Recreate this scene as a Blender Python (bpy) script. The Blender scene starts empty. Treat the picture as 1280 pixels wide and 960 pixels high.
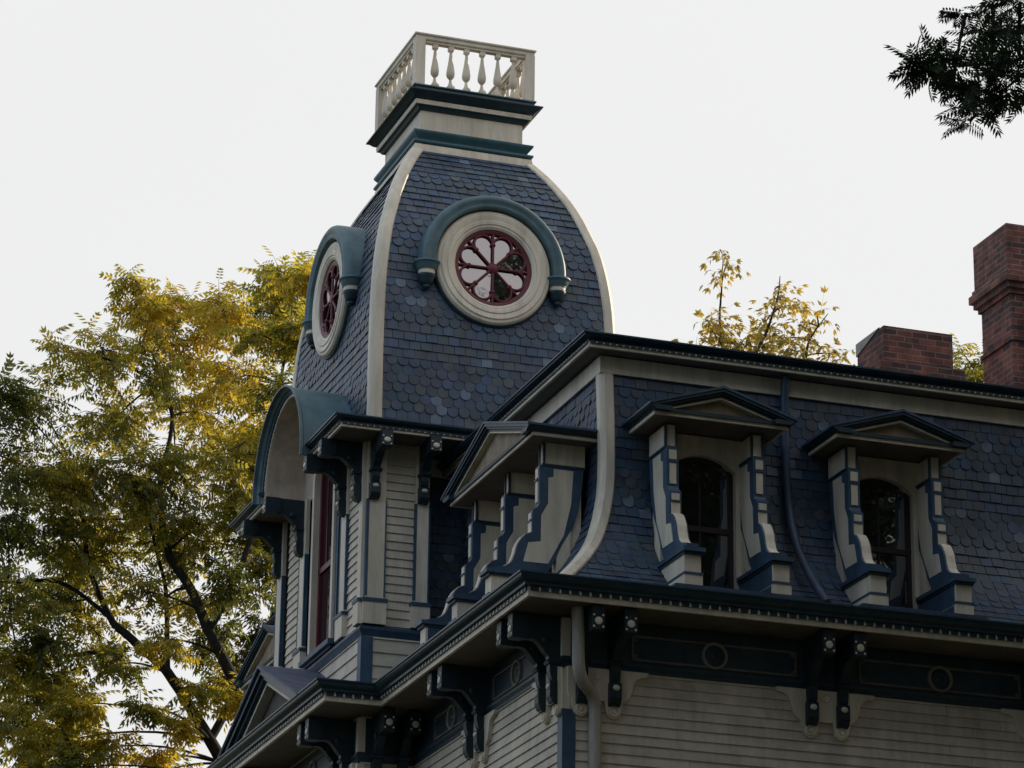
import bpy, bmesh, math, random
from mathutils import Matrix, Vector
from math import sin, cos, pi, radians, sqrt, atan2
import numpy as np

random.seed(7); RNG = np.random.default_rng(11)
C = bpy.context.scene.collection
sc = bpy.context.scene

# ------------------------------------------------------------------ camera
CAM = Vector((-12.952, -37.229, -11.281))
RX = Vector((0.9440558, -0.3295480, 0.0125173))
DN = Vector((0.1195543, 0.3066195, -0.9442941))
FW = Vector((0.3073522, 0.8929628, 0.3288648))
FPX = 4100.0
cd = bpy.data.cameras.new('camera'); co = bpy.data.objects.new('camera', cd); C.objects.link(co)
m3 = Matrix((RX, -DN, -FW)).transposed()
co.matrix_world = Matrix.Translation(CAM) @ m3.to_4x4()
cd.sensor_width = 36.0; cd.lens = 36.0 * FPX / 1280.0
cd.clip_start = 0.1; cd.clip_end = 3000
sc.camera = co
GZ = -12.88                                     # ground level

def at(u, v, Y):
    """point on the plane y = Y seen at photo pixel u, v (used to lay out tree shapes)"""
    d = RX * ((u - 640) / FPX) + DN * ((v - 480) / FPX) + FW
    return CAM + d * ((Y - CAM.y) / d.y)

# ------------------------------------------------------------------ light
SUN_AZ = radians(14)          # from +X towards +Y
SUN_EL = radians(24)
sv = Vector((cos(SUN_AZ) * cos(SUN_EL), sin(SUN_AZ) * cos(SUN_EL), sin(SUN_EL)))
ld = bpy.data.lights.new('sun', 'SUN'); ld.energy = 4.6; ld.angle = radians(0.5); ld.color = (1.0, 0.86, 0.66)
lo = bpy.data.objects.new('sun', ld); C.objects.link(lo)
lo.rotation_euler = (-sv).to_track_quat('-Z', 'Y').to_euler(); lo.location = (60, 15, 30)

w = bpy.data.worlds.new('World'); sc.world = w; w.use_nodes = True
nt = w.node_tree; N = nt.nodes; L = nt.links; N.clear()
out = N.new('ShaderNodeOutputWorld')
sky = N.new('ShaderNodeTexSky'); sky.sky_type = 'NISHITA'; sky.sun_disc = False
sky.sun_elevation = SUN_EL; sky.sun_rotation = atan2(sv.x, sv.y)
sky.air_density = 1.0; sky.dust_density = 3.0; sky.ozone_density = 1.0
b1 = N.new('ShaderNodeBackground'); b1.inputs['Strength'].default_value = 0.07
L.new(sky.outputs[0], b1.inputs['Color'])
tc = N.new('ShaderNodeTexCoord')
nz = N.new('ShaderNodeTexNoise'); nz.inputs['Scale'].default_value = 2.2; nz.inputs['Detail'].default_value = 5
L.new(tc.outputs['Generated'], nz.inputs['Vector'])
dotn = N.new('ShaderNodeVectorMath'); dotn.operation = 'DOT_PRODUCT'
dotn.inputs[1].default_value = (0.35, 0.85, 0.39)       # the bright, hazy half of the sky
L.new(tc.outputs['Generated'], dotn.inputs[0])
mr = N.new('ShaderNodeMapRange'); mr.inputs[1].default_value = -0.5; mr.inputs[2].default_value = 0.75
mr.inputs[3].default_value = 0.88; mr.inputs[4].default_value = 0.895
L.new(dotn.outputs['Value'], mr.inputs[0])
b2 = N.new('ShaderNodeBackground')
cm = N.new('ShaderNodeMixRGB'); cm.inputs[1].default_value = (0.70, 0.92, 1.24, 1); cm.inputs[2].default_value = (1, 1, 1, 1)
cf = N.new('ShaderNodeMapRange'); cf.inputs[1].default_value = 0.85; cf.inputs[2].default_value = 0.25
dotb = N.new('ShaderNodeVectorMath'); dotb.operation = 'DOT_PRODUCT'; dotb.inputs[1].default_value = (-0.85, -0.25, 0.46)   # open blue to the left
L.new(tc.outputs['Generated'], dotb.inputs[0])
L.new(dotb.outputs['Value'], cf.inputs[0]); L.new(cf.outputs[0], cm.inputs[0]); L.new(cm.outputs[0], b2.inputs['Color'])
L.new(mr.outputs[0], b2.inputs['Strength'])
mixf = N.new('ShaderNodeMapRange'); mixf.inputs[1].default_value = 0.3; mixf.inputs[2].default_value = 0.7
mixf.inputs[3].default_value = 0.93; mixf.inputs[4].default_value = 0.99
L.new(nz.outputs[0], mixf.inputs[0])
ms = N.new('ShaderNodeMixShader')
L.new(mixf.outputs[0], ms.inputs[0]); L.new(b1.outputs[0], ms.inputs[1]); L.new(b2.outputs[0], ms.inputs[2])
L.new(ms.outputs[0], out.inputs['Surface'])
vs = sc.view_settings
vs.view_transform = 'Standard'; vs.look = 'None'; vs.exposure = 0.0; vs.gamma = 1.0
sc.cycles.max_bounces = 6; sc.cycles.transparent_max_bounces = 8

# ------------------------------------------------------------------ materials
def mat(name, col, rough=0.6, var=0.12, scale=6.0, bump=0.0, spec=0.4, streak=False, rnd=0.0, var2=None):
    m = bpy.data.materials.new(name); m.use_nodes = True
    nt = m.node_tree; n = nt.nodes; l = nt.links
    b = n['Principled BSDF']; b.inputs['Roughness'].default_value = rough
    b.inputs['Specular IOR Level'].default_value = spec
    g = n.new('ShaderNodeNewGeometry')
    mp = n.new('ShaderNodeMapping')
    mp.inputs['Scale'].default_value = (1, 1, 0.22) if streak else (1, 1, 1)
    l.new(g.outputs['Position'], mp.inputs['Vector'])
    t = n.new('ShaderNodeTexNoise'); t.inputs['Scale'].default_value = scale; t.inputs['Detail'].default_value = 6
    t.inputs['Roughness'].default_value = 0.65
    l.new(mp.outputs[0], t.inputs['Vector'])
    r = n.new('ShaderNodeValToRGB')
    c2 = var2 or tuple(c * (1 - 2.2 * var) for c in col)
    r.color_ramp.elements[0].position = 0.3; r.color_ramp.elements[0].color = (*c2, 1)
    r.color_ramp.elements[1].position = 0.68; r.color_ramp.elements[1].color = (*[min(1, c * (1 + var)) for c in col], 1)
    l.new(t.outputs[0], r.inputs[0])
    g2 = n.new('ShaderNodeTexNoise'); g2.inputs['Scale'].default_value = 1.3; g2.inputs['Detail'].default_value = 9; g2.inputs['Roughness'].default_value = 0.75
    m2 = n.new('ShaderNodeMapping'); m2.inputs['Scale'].default_value = (3.2, 3.2, 0.55); m2.inputs['Location'].default_value = (3, 1, 7)
    l.new(g.outputs['Position'], m2.inputs['Vector']); l.new(m2.outputs[0], g2.inputs['Vector'])
    k2 = n.new('ShaderNodeMapRange'); k2.inputs[1].default_value = 0.36; k2.inputs[2].default_value = 0.56; k2.inputs[3].default_value = 0.80; k2.inputs[4].default_value = 1.03
    l.new(g2.outputs[0], k2.inputs[0])
    x2 = n.new('ShaderNodeVectorMath'); x2.operation = 'SCALE'; l.new(r.outputs[0], x2.inputs[0]); l.new(k2.outputs[0], x2.inputs['Scale'])
    src = x2.outputs[0]
    if rnd:
        a = n.new('ShaderNodeAttribute'); a.attribute_name = 'rnd'
        mr = n.new('ShaderNodeMapRange'); mr.inputs[3].default_value = 1 - rnd; mr.inputs[4].default_value = 1 + rnd
        l.new(a.outputs['Fac'], mr.inputs[0])
        mx = n.new('ShaderNodeVectorMath'); mx.operation = 'SCALE'
        l.new(src, mx.inputs[0]); l.new(mr.outputs[0], mx.inputs['Scale']); src = mx.outputs[0]
    l.new(src, b.inputs['Base Color'])
    if bump:
        t2 = n.new('ShaderNodeTexNoise'); t2.inputs['Scale'].default_value = scale * 7; t2.inputs['Detail'].default_value = 3
        l.new(g.outputs['Position'], t2.inputs['Vector'])
        bp = n.new('ShaderNodeBump'); bp.inputs['Strength'].default_value = bump; bp.inputs['Distance'].default_value = 0.01
        l.new(t2.outputs[0], bp.inputs['Height']); l.new(bp.outputs[0], b.inputs['Normal'])
    return m

CREAM = mat('cream_paint', (0.70, 0.59, 0.44), 0.55, 0.10, 2.5, 0.12, streak=True)
SIDE = mat('cream_clapboard', (0.585, 0.495, 0.375), 0.6, 0.10, 2.0, 0.12, rnd=0.09)
BLUE = mat('blue_trim_paint', (0.042, 0.080, 0.124), 0.5, 0.15, 4, 0.1)
TEAL = mat('dark_teal_trim_paint', (0.022, 0.044, 0.056), 0.45, 0.15, 4, 0.1)
HOOD = mat('grey_teal_hood_paint', (0.095, 0.155, 0.165), 0.5, 0.15, 3, 0.1)
BRK = mat('bracket_paint', (0.012, 0.025, 0.031), 0.5, 0.15, 4, 0.1)
CORN = mat('blue_green_cornice_paint', (0.022, 0.050, 0.070), 0.4, 0.15, 4, 0.1)
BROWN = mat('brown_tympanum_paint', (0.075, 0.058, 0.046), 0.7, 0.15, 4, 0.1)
RING = mat('dull_rosette_paint', (0.26, 0.225, 0.17), 0.6, 0.12, 4, 0.1)
COVE = mat('teal_cove_paint', (0.05, 0.12, 0.135), 0.5, 0.12, 3, 0.1)
SOFF = mat('taupe_soffit_paint', (0.17, 0.135, 0.11), 0.7, 0.12, 3, 0.1)
TAN = mat('tan_pediment_paint', (0.34, 0.25, 0.155), 0.7, 0.18, 5, 0.1)
BEIGE = mat('beige_plaster', (0.58, 0.46, 0.35), 0.7, 0.12, 3, 0.1)
RED = mat('oxblood_sash_paint', (0.13, 0.016, 0.022), 0.45, 0.12, 5)
SASHD = mat('dark_sash_paint', (0.035, 0.022, 0.022), 0.45, 0.12, 5)
PIPE = mat('cream_pipe_paint', (0.36, 0.32, 0.255), 0.45, 0.16, 5, 0.1, streak=True)
PIPEB = mat('blue_pipe_paint', (0.05, 0.075, 0.115), 0.4, 0.15, 4)
METAL = mat('deck_metal', (0.10, 0.12, 0.14), 0.5, 0.15, 3)
LEAD = mat('slate_coloured_roofing', (0.10, 0.105, 0.145), 0.6, 0.2, 5, 0.2)
STONE = mat('foundation_stone', (0.28, 0.26, 0.23), 0.85, 0.25, 2, 0.4)
GRASS = mat('leaf_strewn_lawn', (0.055, 0.05, 0.022), 0.95, 0.3, 0.8, 0.3, var2=(0.03, 0.042, 0.016))
BARK = mat('dark_bark', (0.022, 0.018, 0.015), 0.9, 0.3, 6, 0.6)
DARK = mat('dark_interior', (0.01, 0.01, 0.01), 0.9, 0.1, 3)

def slate_mat():
    m = bpy.data.materials.new('roof_slate'); m.use_nodes = True
    nt = m.node_tree; n = nt.nodes; l = nt.links
    b = n['Principled BSDF']; b.inputs['Roughness'].default_value = 0.5; b.inputs['Specular IOR Level'].default_value = 0.45
    a = n.new('ShaderNodeAttribute'); a.attribute_name = 'rnd'
    r = n.new('ShaderNodeValToRGB'); cr = r.color_ramp; cr.interpolation = 'LINEAR'
    cols = [(0.0, (0.026, 0.046, 0.080)), (0.15, (0.052, 0.070, 0.104)), (0.3, (0.046, 0.050, 0.068)), (0.42, (0.034, 0.066, 0.092)),
            (0.55, (0.036, 0.066, 0.118)), (0.68, (0.068, 0.078, 0.088)), (0.8, (0.040, 0.060, 0.070)), (0.9, (0.044, 0.076, 0.132)), (1.0, (0.11, 0.14, 0.18))]
    cr.elements[0].position, cr.elements[0].color = cols[0][0], (*cols[0][1], 1)
    cr.elements[1].position, cr.elements[1].color = cols[-1][0], (*cols[-1][1], 1)
    for p, c in cols[1:-1]:
        e = cr.elements.new(p); e.color = (*c, 1)
    l.new(a.outputs['Fac'], r.inputs[0])
    g = n.new('ShaderNodeNewGeometry')
    t = n.new('ShaderNodeTexNoise'); t.inputs['Scale'].default_value = 3.5; t.inputs['Detail'].default_value = 8; t.inputs['Roughness'].default_value = 0.7
    l.new(g.outputs['Position'], t.inputs['Vector'])
    mr = n.new('ShaderNodeMapRange'); mr.inputs[1].default_value = 0.25; mr.inputs[2].default_value = 0.75
    mr.inputs[3].default_value = 0.58; mr.inputs[4].default_value = 1.38
    l.new(t.outputs[0], mr.inputs[0])
    mx = n.new('ShaderNodeVectorMath'); mx.operation = 'SCALE'
    l.new(r.outputs[0], mx.inputs[0]); l.new(mr.outputs[0], mx.inputs['Scale'])
    l.new(mx.outputs[0], b.inputs['Base Color'])
    bp = n.new('ShaderNodeBump'); bp.inputs['Strength'].default_value = 0.25; bp.inputs['Distance'].default_value = 0.01
    l.new(t.outputs[0], bp.inputs['Height']); l.new(bp.outputs[0], b.inputs['Normal'])
    return m
SLATE = slate_mat()

def brick_mat():
    m = bpy.data.materials.new('red_brick'); m.use_nodes = True
    nt = m.node_tree; n = nt.nodes; l = nt.links
    b = n['Principled BSDF']; b.inputs['Roughness'].default_value = 0.85
    g = n.new('ShaderNodeNewGeometry'); s = n.new('ShaderNodeSeparateXYZ'); l.new(g.outputs['Position'], s.inputs[0])
    ad = n.new('ShaderNodeMath'); ad.operation = 'ADD'; l.new(s.outputs['X'], ad.inputs[0]); l.new(s.outputs['Y'], ad.inputs[1])
    cb = n.new('ShaderNodeCombineXYZ'); l.new(ad.outputs[0], cb.inputs['X']); l.new(s.outputs['Z'], cb.inputs['Y'])
    br = n.new('ShaderNodeTexBrick'); br.inputs['Scale'].default_value = 1.0
    br.inputs['Brick Width'].default_value = 0.25; br.inputs['Row Height'].default_value = 0.092
    br.inputs['Mortar Size'].default_value = 0.011; br.inputs['Mortar Smooth'].default_value = 0.3; br.inputs['Bias'].default_value = -0.1
    br.inputs['Color1'].default_value = (0.26, 0.076, 0.046, 1); br.inputs['Color2'].default_value = (0.066, 0.030, 0.026, 1)
    br.inputs['Mortar'].default_value = (0.22, 0.15, 0.12, 1)
    l.new(cb.outputs[0], br.inputs['Vector'])
    t = n.new('ShaderNodeTexNoise'); t.inputs['Scale'].default_value = 3.5; t.inputs['Detail'].default_value = 5
    l.new(g.outputs['Position'], t.inputs['Vector'])
    mr = n.new('ShaderNodeMapRange'); mr.inputs[1].default_value = 0.3; mr.inputs[2].default_value = 0.7
    mr.inputs[3].default_value = 0.45; mr.inputs[4].default_value = 1.3
    l.new(t.outputs[0], mr.inputs[0])
    mx = n.new('ShaderNodeVectorMath'); mx.operation = 'SCALE'
    l.new(br.outputs['Color'], mx.inputs[0]); l.new(mr.outputs[0], mx.inputs['Scale'])
    l.new(mx.outputs[0], b.inputs['Base Color'])
    bp = n.new('ShaderNodeBump'); bp.inputs['Strength'].default_value = 0.6; bp.inputs['Distance'].default_value = 0.01; bp.invert = True
    l.new(br.outputs['Fac'], bp.inputs['Height']); l.new(bp.outputs[0], b.inputs['Normal'])
    return m
BRICK = brick_mat()

def glass_mat(name, refl, tint=(0.8, 0.8, 0.82), base=(0.012, 0.012, 0.014)):
    m = bpy.data.materials.new(name); m.use_nodes = True
    nt = m.node_tree; n = nt.nodes; l = nt.links
    b = n['Principled BSDF']; b.inputs['Base Color'].default_value = (*base, 1); b.inputs['Roughness'].default_value = 0.4; b.inputs['Specular IOR Level'].default_value = 0.0
    gl = n.new('ShaderNodeBsdfGlossy'); gl.inputs['Roughness'].default_value = 0.02; gl.inputs['Color'].default_value = (*tint, 1)
    g = n.new('ShaderNodeNewGeometry')
    t = n.new('ShaderNodeTexNoise'); t.inputs['Scale'].default_value = 2.5; l.new(g.outputs['Position'], t.inputs['Vector'])
    bp = n.new('ShaderNodeBump'); bp.inputs['Strength'].default_value = 0.05; bp.inputs['Distance'].default_value = 0.03
    l.new(t.outputs[0], bp.inputs['Height']); l.new(bp.outputs[0], gl.inputs['Normal'])
    mx = n.new('ShaderNodeMixShader'); mx.inputs[0].default_value = refl
    l.new(b.outputs[0], mx.inputs[1]); l.new(gl.outputs[0], mx.inputs[2]); l.new(mx.outputs[0], n['Material Output'].inputs[0])
    return m
GLASS = glass_mat('old_window_glass', 0.26)
GLASSR = glass_mat('rose_window_glass', 0.40, tint=(0.86, 0.80, 0.81))
GLASST = glass_mat('tower_window_glass', 0.07, base=(0.03, 0.012, 0.014))

def leaf_mat(name, stops, trans=0.5, dark=1.0):
    m = bpy.data.materials.new(name); m.use_nodes = True
    nt = m.node_tree; n = nt.nodes; l = nt.links
    for x in list(n):
        if x.type != 'OUTPUT_MATERIAL': n.remove(x)
    o = [x for x in n if x.type == 'OUTPUT_MATERIAL'][0]
    a = n.new('ShaderNodeAttribute'); a.attribute_name = 'rnd'
    r = n.new('ShaderNodeValToRGB'); cr = r.color_ramp
    cr.elements[0].position, cr.elements[0].color = stops[0][0], (*stops[0][1], 1)
    cr.elements[1].position, cr.elements[1].color = stops[-1][0], (*stops[-1][1], 1)
    for p, c in stops[1:-1]:
        e = cr.elements.new(p); e.color = (*c, 1)
    l.new(a.outputs['Fac'], r.inputs[0])
    d = n.new('ShaderNodeBsdfDiffuse'); tr = n.new('ShaderNodeBsdfTranslucent')
    gl = n.new('ShaderNodeBsdfGlossy'); gl.inputs['Roughness'].default_value = 0.45; gl.inputs['Color'].default_value = (0.5, 0.5, 0.5, 1)
    l.new(r.outputs[0], d.inputs[0])
    sc2 = n.new('ShaderNodeVectorMath'); sc2.operation = 'SCALE'; sc2.inputs['Scale'].default_value = dark
    l.new(r.outputs[0], sc2.inputs[0]); l.new(sc2.outputs[0], tr.inputs[0])
    mx = n.new('ShaderNodeMixShader'); mx.inputs[0].default_value = trans
    l.new(d.outputs[0], mx.inputs[1]); l.new(tr.outputs[0], mx.inputs[2])
    m2 = n.new('ShaderNodeMixShader'); m2.inputs[0].default_value = 0.05
    l.new(mx.outputs[0], m2.inputs[1]); l.new(gl.outputs[0], m2.inputs[2])
    l.new(m2.outputs[0], o.inputs[0])
    return m
LEAFA = leaf_mat('autumn_leaves', [(0.0, (0.050, 0.064, 0.012)), (0.3, (0.17, 0.16, 0.018)), (0.55, (0.34, 0.26, 0.022)),
                                   (0.85, (0.42, 0.29, 0.024)), (1.0, (0.42, 0.21, 0.03))], 0.6, 1.9)
LEAFY = leaf_mat('yellow_leaves', [(0.0, (0.16, 0.14, 0.03)), (0.4, (0.40, 0.28, 0.05)), (0.75, (0.46, 0.33, 0.06)), (1.0, (0.36, 0.18, 0.05))], 0.55, 1.5)
LEAFD = leaf_mat('dark_green_leaves', [(0.0, (0.014, 0.024, 0.010)), (1.0, (0.040, 0.055, 0.018))], 0.30, 1.2)

# ------------------------------------------------------------------ mesh builder
class MB:
    def __init__(s): s.v = []; s.f = []; s.m = []; s.r = []
    def add(s, vs, fs, m=0, r=0.5):
        o = len(s.v); s.v += [tuple(p) for p in vs]
        for f in fs:
            s.f.append(tuple(i + o for i in f)); s.m.append(m); s.r.append(r)
    def hexa(s, p, m=0, r=0.5):      # 8 points: bottom 4, top 4
        s.add(p, [(0, 3, 2, 1), (4, 5, 6, 7), (0, 1, 5, 4), (1, 2, 6, 5), (2, 3, 7, 6), (3, 0, 4, 7)], m, r)
    def box(s, x0, x1, y0, y1, z0, z1, m=0, r=0.5):
        s.hexa([(x0, y0, z0), (x1, y0, z0), (x1, y1, z0), (x0, y1, z0), (x0, y0, z1), (x1, y0, z1), (x1, y1, z1), (x0, y1, z1)], m, r)
    def fbox(s, F, s0, s1, o0, o1, z0, z1, m=0, r=0.5):
        s.hexa([F(s0, o0, z0), F(s1, o0, z0), F(s1, o1, z0), F(s0, o1, z0), F(s0, o0, z1), F(s1, o0, z1), F(s1, o1, z1), F(s0, o1, z1)], m, r)
    def prism(s, poly, fn, t0, t1, m=0, r=0.5):
        n = len(poly)
        vs = [fn(a, b, t0) for a, b in poly] + [fn(a, b, t1) for a, b in poly]
        fs = [tuple(range(n)), tuple(range(2 * n - 1, n - 1, -1))] + [(i, (i + 1) % n, n + (i + 1) % n, n + i) for i in range(n)]
        s.add(vs, fs, m, r)
    def strip(s, A, B, m=0, r=0.5):
        n = len(A); s.add(list(A) + list(B), [(i, i + 1, n + i + 1, n + i) for i in range(n - 1)], m, r)
    def tube(s, pts, rad, n=10, m=0, r=0.5, closed=False):
        P = [Vector(p) for p in pts]; k = len(P)
        rr = rad if isinstance(rad, (list, tuple)) else [rad] * k
        vs = []; up = None
        for i in range(k):
            if closed: t = P[(i + 1) % k] - P[i - 1]
            else: t = P[min(i + 1, k - 1)] - P[max(i - 1, 0)]
            t.normalize()
            if up is None:
                up = Vector((0, 0, 1)) if abs(t.z) < 0.9 else Vector((1, 0, 0))
            a = t.cross(up).normalized(); up = a.cross(t).normalized()
            for j in range(n):
                an = 2 * pi * j / n
                vs.append(P[i] + (a * cos(an) + up * sin(an)) * rr[i])
        fs = []
        for i in range(k if closed else k - 1):
            i2 = (i + 1) % k
            for j in range(n):
                fs.append((i * n + j, i * n + (j + 1) % n, i2 * n + (j + 1) % n, i2 * n + j))
        if not closed:
            fs += [tuple(range(n - 1, -1, -1)), tuple((k - 1) * n + j for j in range(n))]
        s.add(vs, fs, m, r)
    def lathe(s, prof, fn, n=24, m=0, r=0.5, a0=0.0, a1=2 * pi):
        """prof (rad, h); fn(x, y, h) -> point"""
        full = abs(a1 - a0 - 2 * pi) < 1e-6; k = len(prof); cols = n if full else n + 1
        vs = []
        for j in range(cols):
            a = a0 + (a1 - a0) * j / n
            vs += [fn(p[0] * cos(a), p[0] * sin(a), p[1]) for p in prof]
        fs = []
        for j in range(n):
            j2 = (j + 1) % cols
            for i in range(k - 1):
                fs.append((j * k + i, j2 * k + i, j2 * k + i + 1, j * k + i + 1))
        s.add(vs, fs, m, r)
    def sweep(s, path, prof, closed=True, cp=True, m=0, r=0.5):
        P = [Vector((x, y)) for x, y in path]; k = len(P); n = len(prof)
        seg = [(P[(i + 1) % k] - P[i]).normalized() for i in range(k if closed else k - 1)]
        nor = [Vector((d.y, -d.x)) for d in seg]
        vs = []
        for i in range(k):
            if closed: n1, n2 = nor[i - 1], nor[i]
            else: n1, n2 = nor[max(i - 1, 0)], nor[min(i, k - 2)]
            mi = (n1 + n2) / (1 + n1.dot(n2))
            vs += [(P[i].x + mi.x * d, P[i].y + mi.y * d, z) for d, z in prof]
        fs = []; q = n if cp else n - 1
        for i in range(k if closed else k - 1):
            i2 = (i + 1) % k
            for j in range(q):
                j2 = (j + 1) % n
                fs.append((i * n + j, i2 * n + j, i2 * n + j2, i * n + j2))
        if not closed and cp:
            fs += [tuple(range(n)), tuple((k - 1) * n + j for j in range(n - 1, -1, -1))]
        s.add(vs, fs, m, r)
    def build(s, name, mats, parent=None, recalc=True, smooth=None):
        me = bpy.data.meshes.new(name); me.from_pydata(s.v, [], s.f)
        if not isinstance(mats, (list, tuple)): mats = [mats]
        for q in mats: me.materials.append(q)
        me.polygons.foreach_set('material_index', s.m)
        a = me.attributes.new('rnd', 'FLOAT', 'FACE'); a.data.foreach_set('value', s.r)
        if recalc:
            bm = bmesh.new(); bm.from_mesh(me); bmesh.ops.recalc_face_normals(bm, faces=bm.faces); bm.to_mesh(me); bm.free()
        if smooth is not None:
            me.polygons.foreach_set('use_smooth', [True] * len(me.polygons)); me.set_sharp_from_angle(angle=radians(smooth))
        me.update()
        o = bpy.data.objects.new(name, me); C.objects.link(o)
        if parent is not None: setpar(o, parent)
        return o

WORLD = {}
def setpar(o, p):
    o.parent = p
    o.matrix_parent_inverse = Matrix.Translation(-WORLD.get(p.name, Vector((0, 0, 0))))
def empty(name, loc, label, cat, group=None):
    o = bpy.data.objects.new(name, None); C.objects.link(o); o.location = loc; o.empty_display_size = 0.5
    WORLD[o.name] = Vector(loc); o['label'] = label; o['category'] = cat
    if group: o['group'] = group
    return o
def dup(o, parent, mtx):
    """copy a part and its sub-parts; mtx moves the copy"""
    c = o.copy(); C.objects.link(c)
    c.parent = parent; c.matrix_parent_inverse = o.matrix_parent_inverse.copy(); c.matrix_basis = mtx @ o.matrix_basis
    for ch in list(o.children):
        d = ch.copy(); C.objects.link(d); d.parent = c; d.matrix_parent_inverse = ch.matrix_parent_inverse.copy()
    return c
def struct(o): o['kind'] = 'structure'; return o

# ------------------------------------------------------------------ ground
g = MB(); g.add([(-1500, -1500, GZ), (1500, -1500, GZ), (1500, 1500, GZ), (-1500, 1500, GZ)], [(0, 1, 2, 3)])
LAWN = struct(g.build('lawn', GRASS)); LAWN['label'] = 'leaf strewn lawn around the foot of the house'; LAWN['category'] = 'lawn'

# ------------------------------------------------------------------ house frame
HO = Vector((6.0, 9.0, GZ))
HOUSE = empty('victorian_house', HO, 'Victorian house with cream clapboards, slate mansard roof, square tower and round windows', 'house')
OV = 0.934                                   # eaves overhang of the main block
TX0, TX1, TY0, TY1 = 0.10, 4.12, 7.22, 11.98  # tower walls
TC = 9.60
XR, YB = 15.0, 18.3                          # far walls of the main block
BAYX = TX0
PATH = [(OV, OV), (XR, OV), (XR, YB), (OV, YB), (OV, TY1), (TX0, TY1), (TX0, TY0), (OV, TY0)]

def seglist(path, closed=True):
    k = len(path); return [(path[i], path[(i + 1) % k]) for i in range(k if closed else k - 1)]

def siding(mb, p, q, z0, z1, e=0.13, m=0):
    p = Vector(p); q = Vector(q); d = (q - p).normalized(); n = Vector((d.y, -d.x))
    z = z0
    while z < z1 - 1e-4:
        t = min(z + e, z1)
        a, b = p + n * 0.027, q + n * 0.027; a2, b2 = p + n * 0.004, q + n * 0.004
        ln = (q - p).length; u = 0.0; first_ = random.uniform(.6, 3.4)
        while u < ln - 1e-4:
            v = min(ln, u + first_); first_ = random.uniform(2.2, 4.2)
            if ln - v < .5: v = ln
            U, V = u + (.003 if u else 0), v
            pp = lambda w_, o_: p + d * w_ + n * o_
            j_ = random.uniform(-.002, .002)
            mb.add([(*pp(U, .027), z + j_), (*pp(V, .027), z + j_), (*pp(V, .004), t), (*pp(U, .004), t), (*pp(U, -.01), z + j_), (*pp(V, -.01), z + j_)], [(0, 1, 2, 3), (4, 5, 1, 0)], m, random.random())
            u = v
        z += e

# walls -------------------------------------------------------------
wb = MB()
for p, q in seglist(PATH): siding(wb, p, q, -1.621 - 0.13 * 80, -0.90)
wb.build('clapboard_wall', SIDE, HOUSE, recalc=False)
fb = MB(); fb.sweep(PATH, [(0.08, GZ - .3), (0.08, -12.0), (-0.3, -12.0), (-0.3, GZ - .3)]); fb.build('stone_foundation', STONE, HOUSE)
# frieze
fr = MB(); fr.sweep(PATH, [(0.012, -0.27), (0.012, -0.80), (0.055, -0.82), (0.055, -0.86), (0.03, -0.90), (0.03, -0.94), (-0.05, -0.94), (-0.05, -0.27)])
FRIEZE = fr.build('frieze', TEAL, HOUSE)

# corner boards
def RF(s, o, z): return (s, OV - o, z)          # right facade frame: along, outward, up
def LF(s, o, z): return (OV - o, s, z)          # left facade frame
def TRF(s, o, z): return (s, TY0 - o, z)        # tower right face
def TLF(s, o, z): return (TX0 - o, s, z)        # tower left face
for bx, by, zt_ in ((OV, OV, -1.49), (TX0, TY0, -1.3)):
    cb = MB(); cb.box(bx - .03, bx + .15, by - .03, by + .15, -12, zt_, 0); CBD = cb.build('corner_board', BLUE, HOUSE)
    for za, zb in ((zt_, -.97), (-.80, -.30)):
        cb = MB(); cb.box(bx - .036, bx + .075, by - .036, by + .075, za, zb); cb.build('corner_block', CREAM, CBD)

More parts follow.
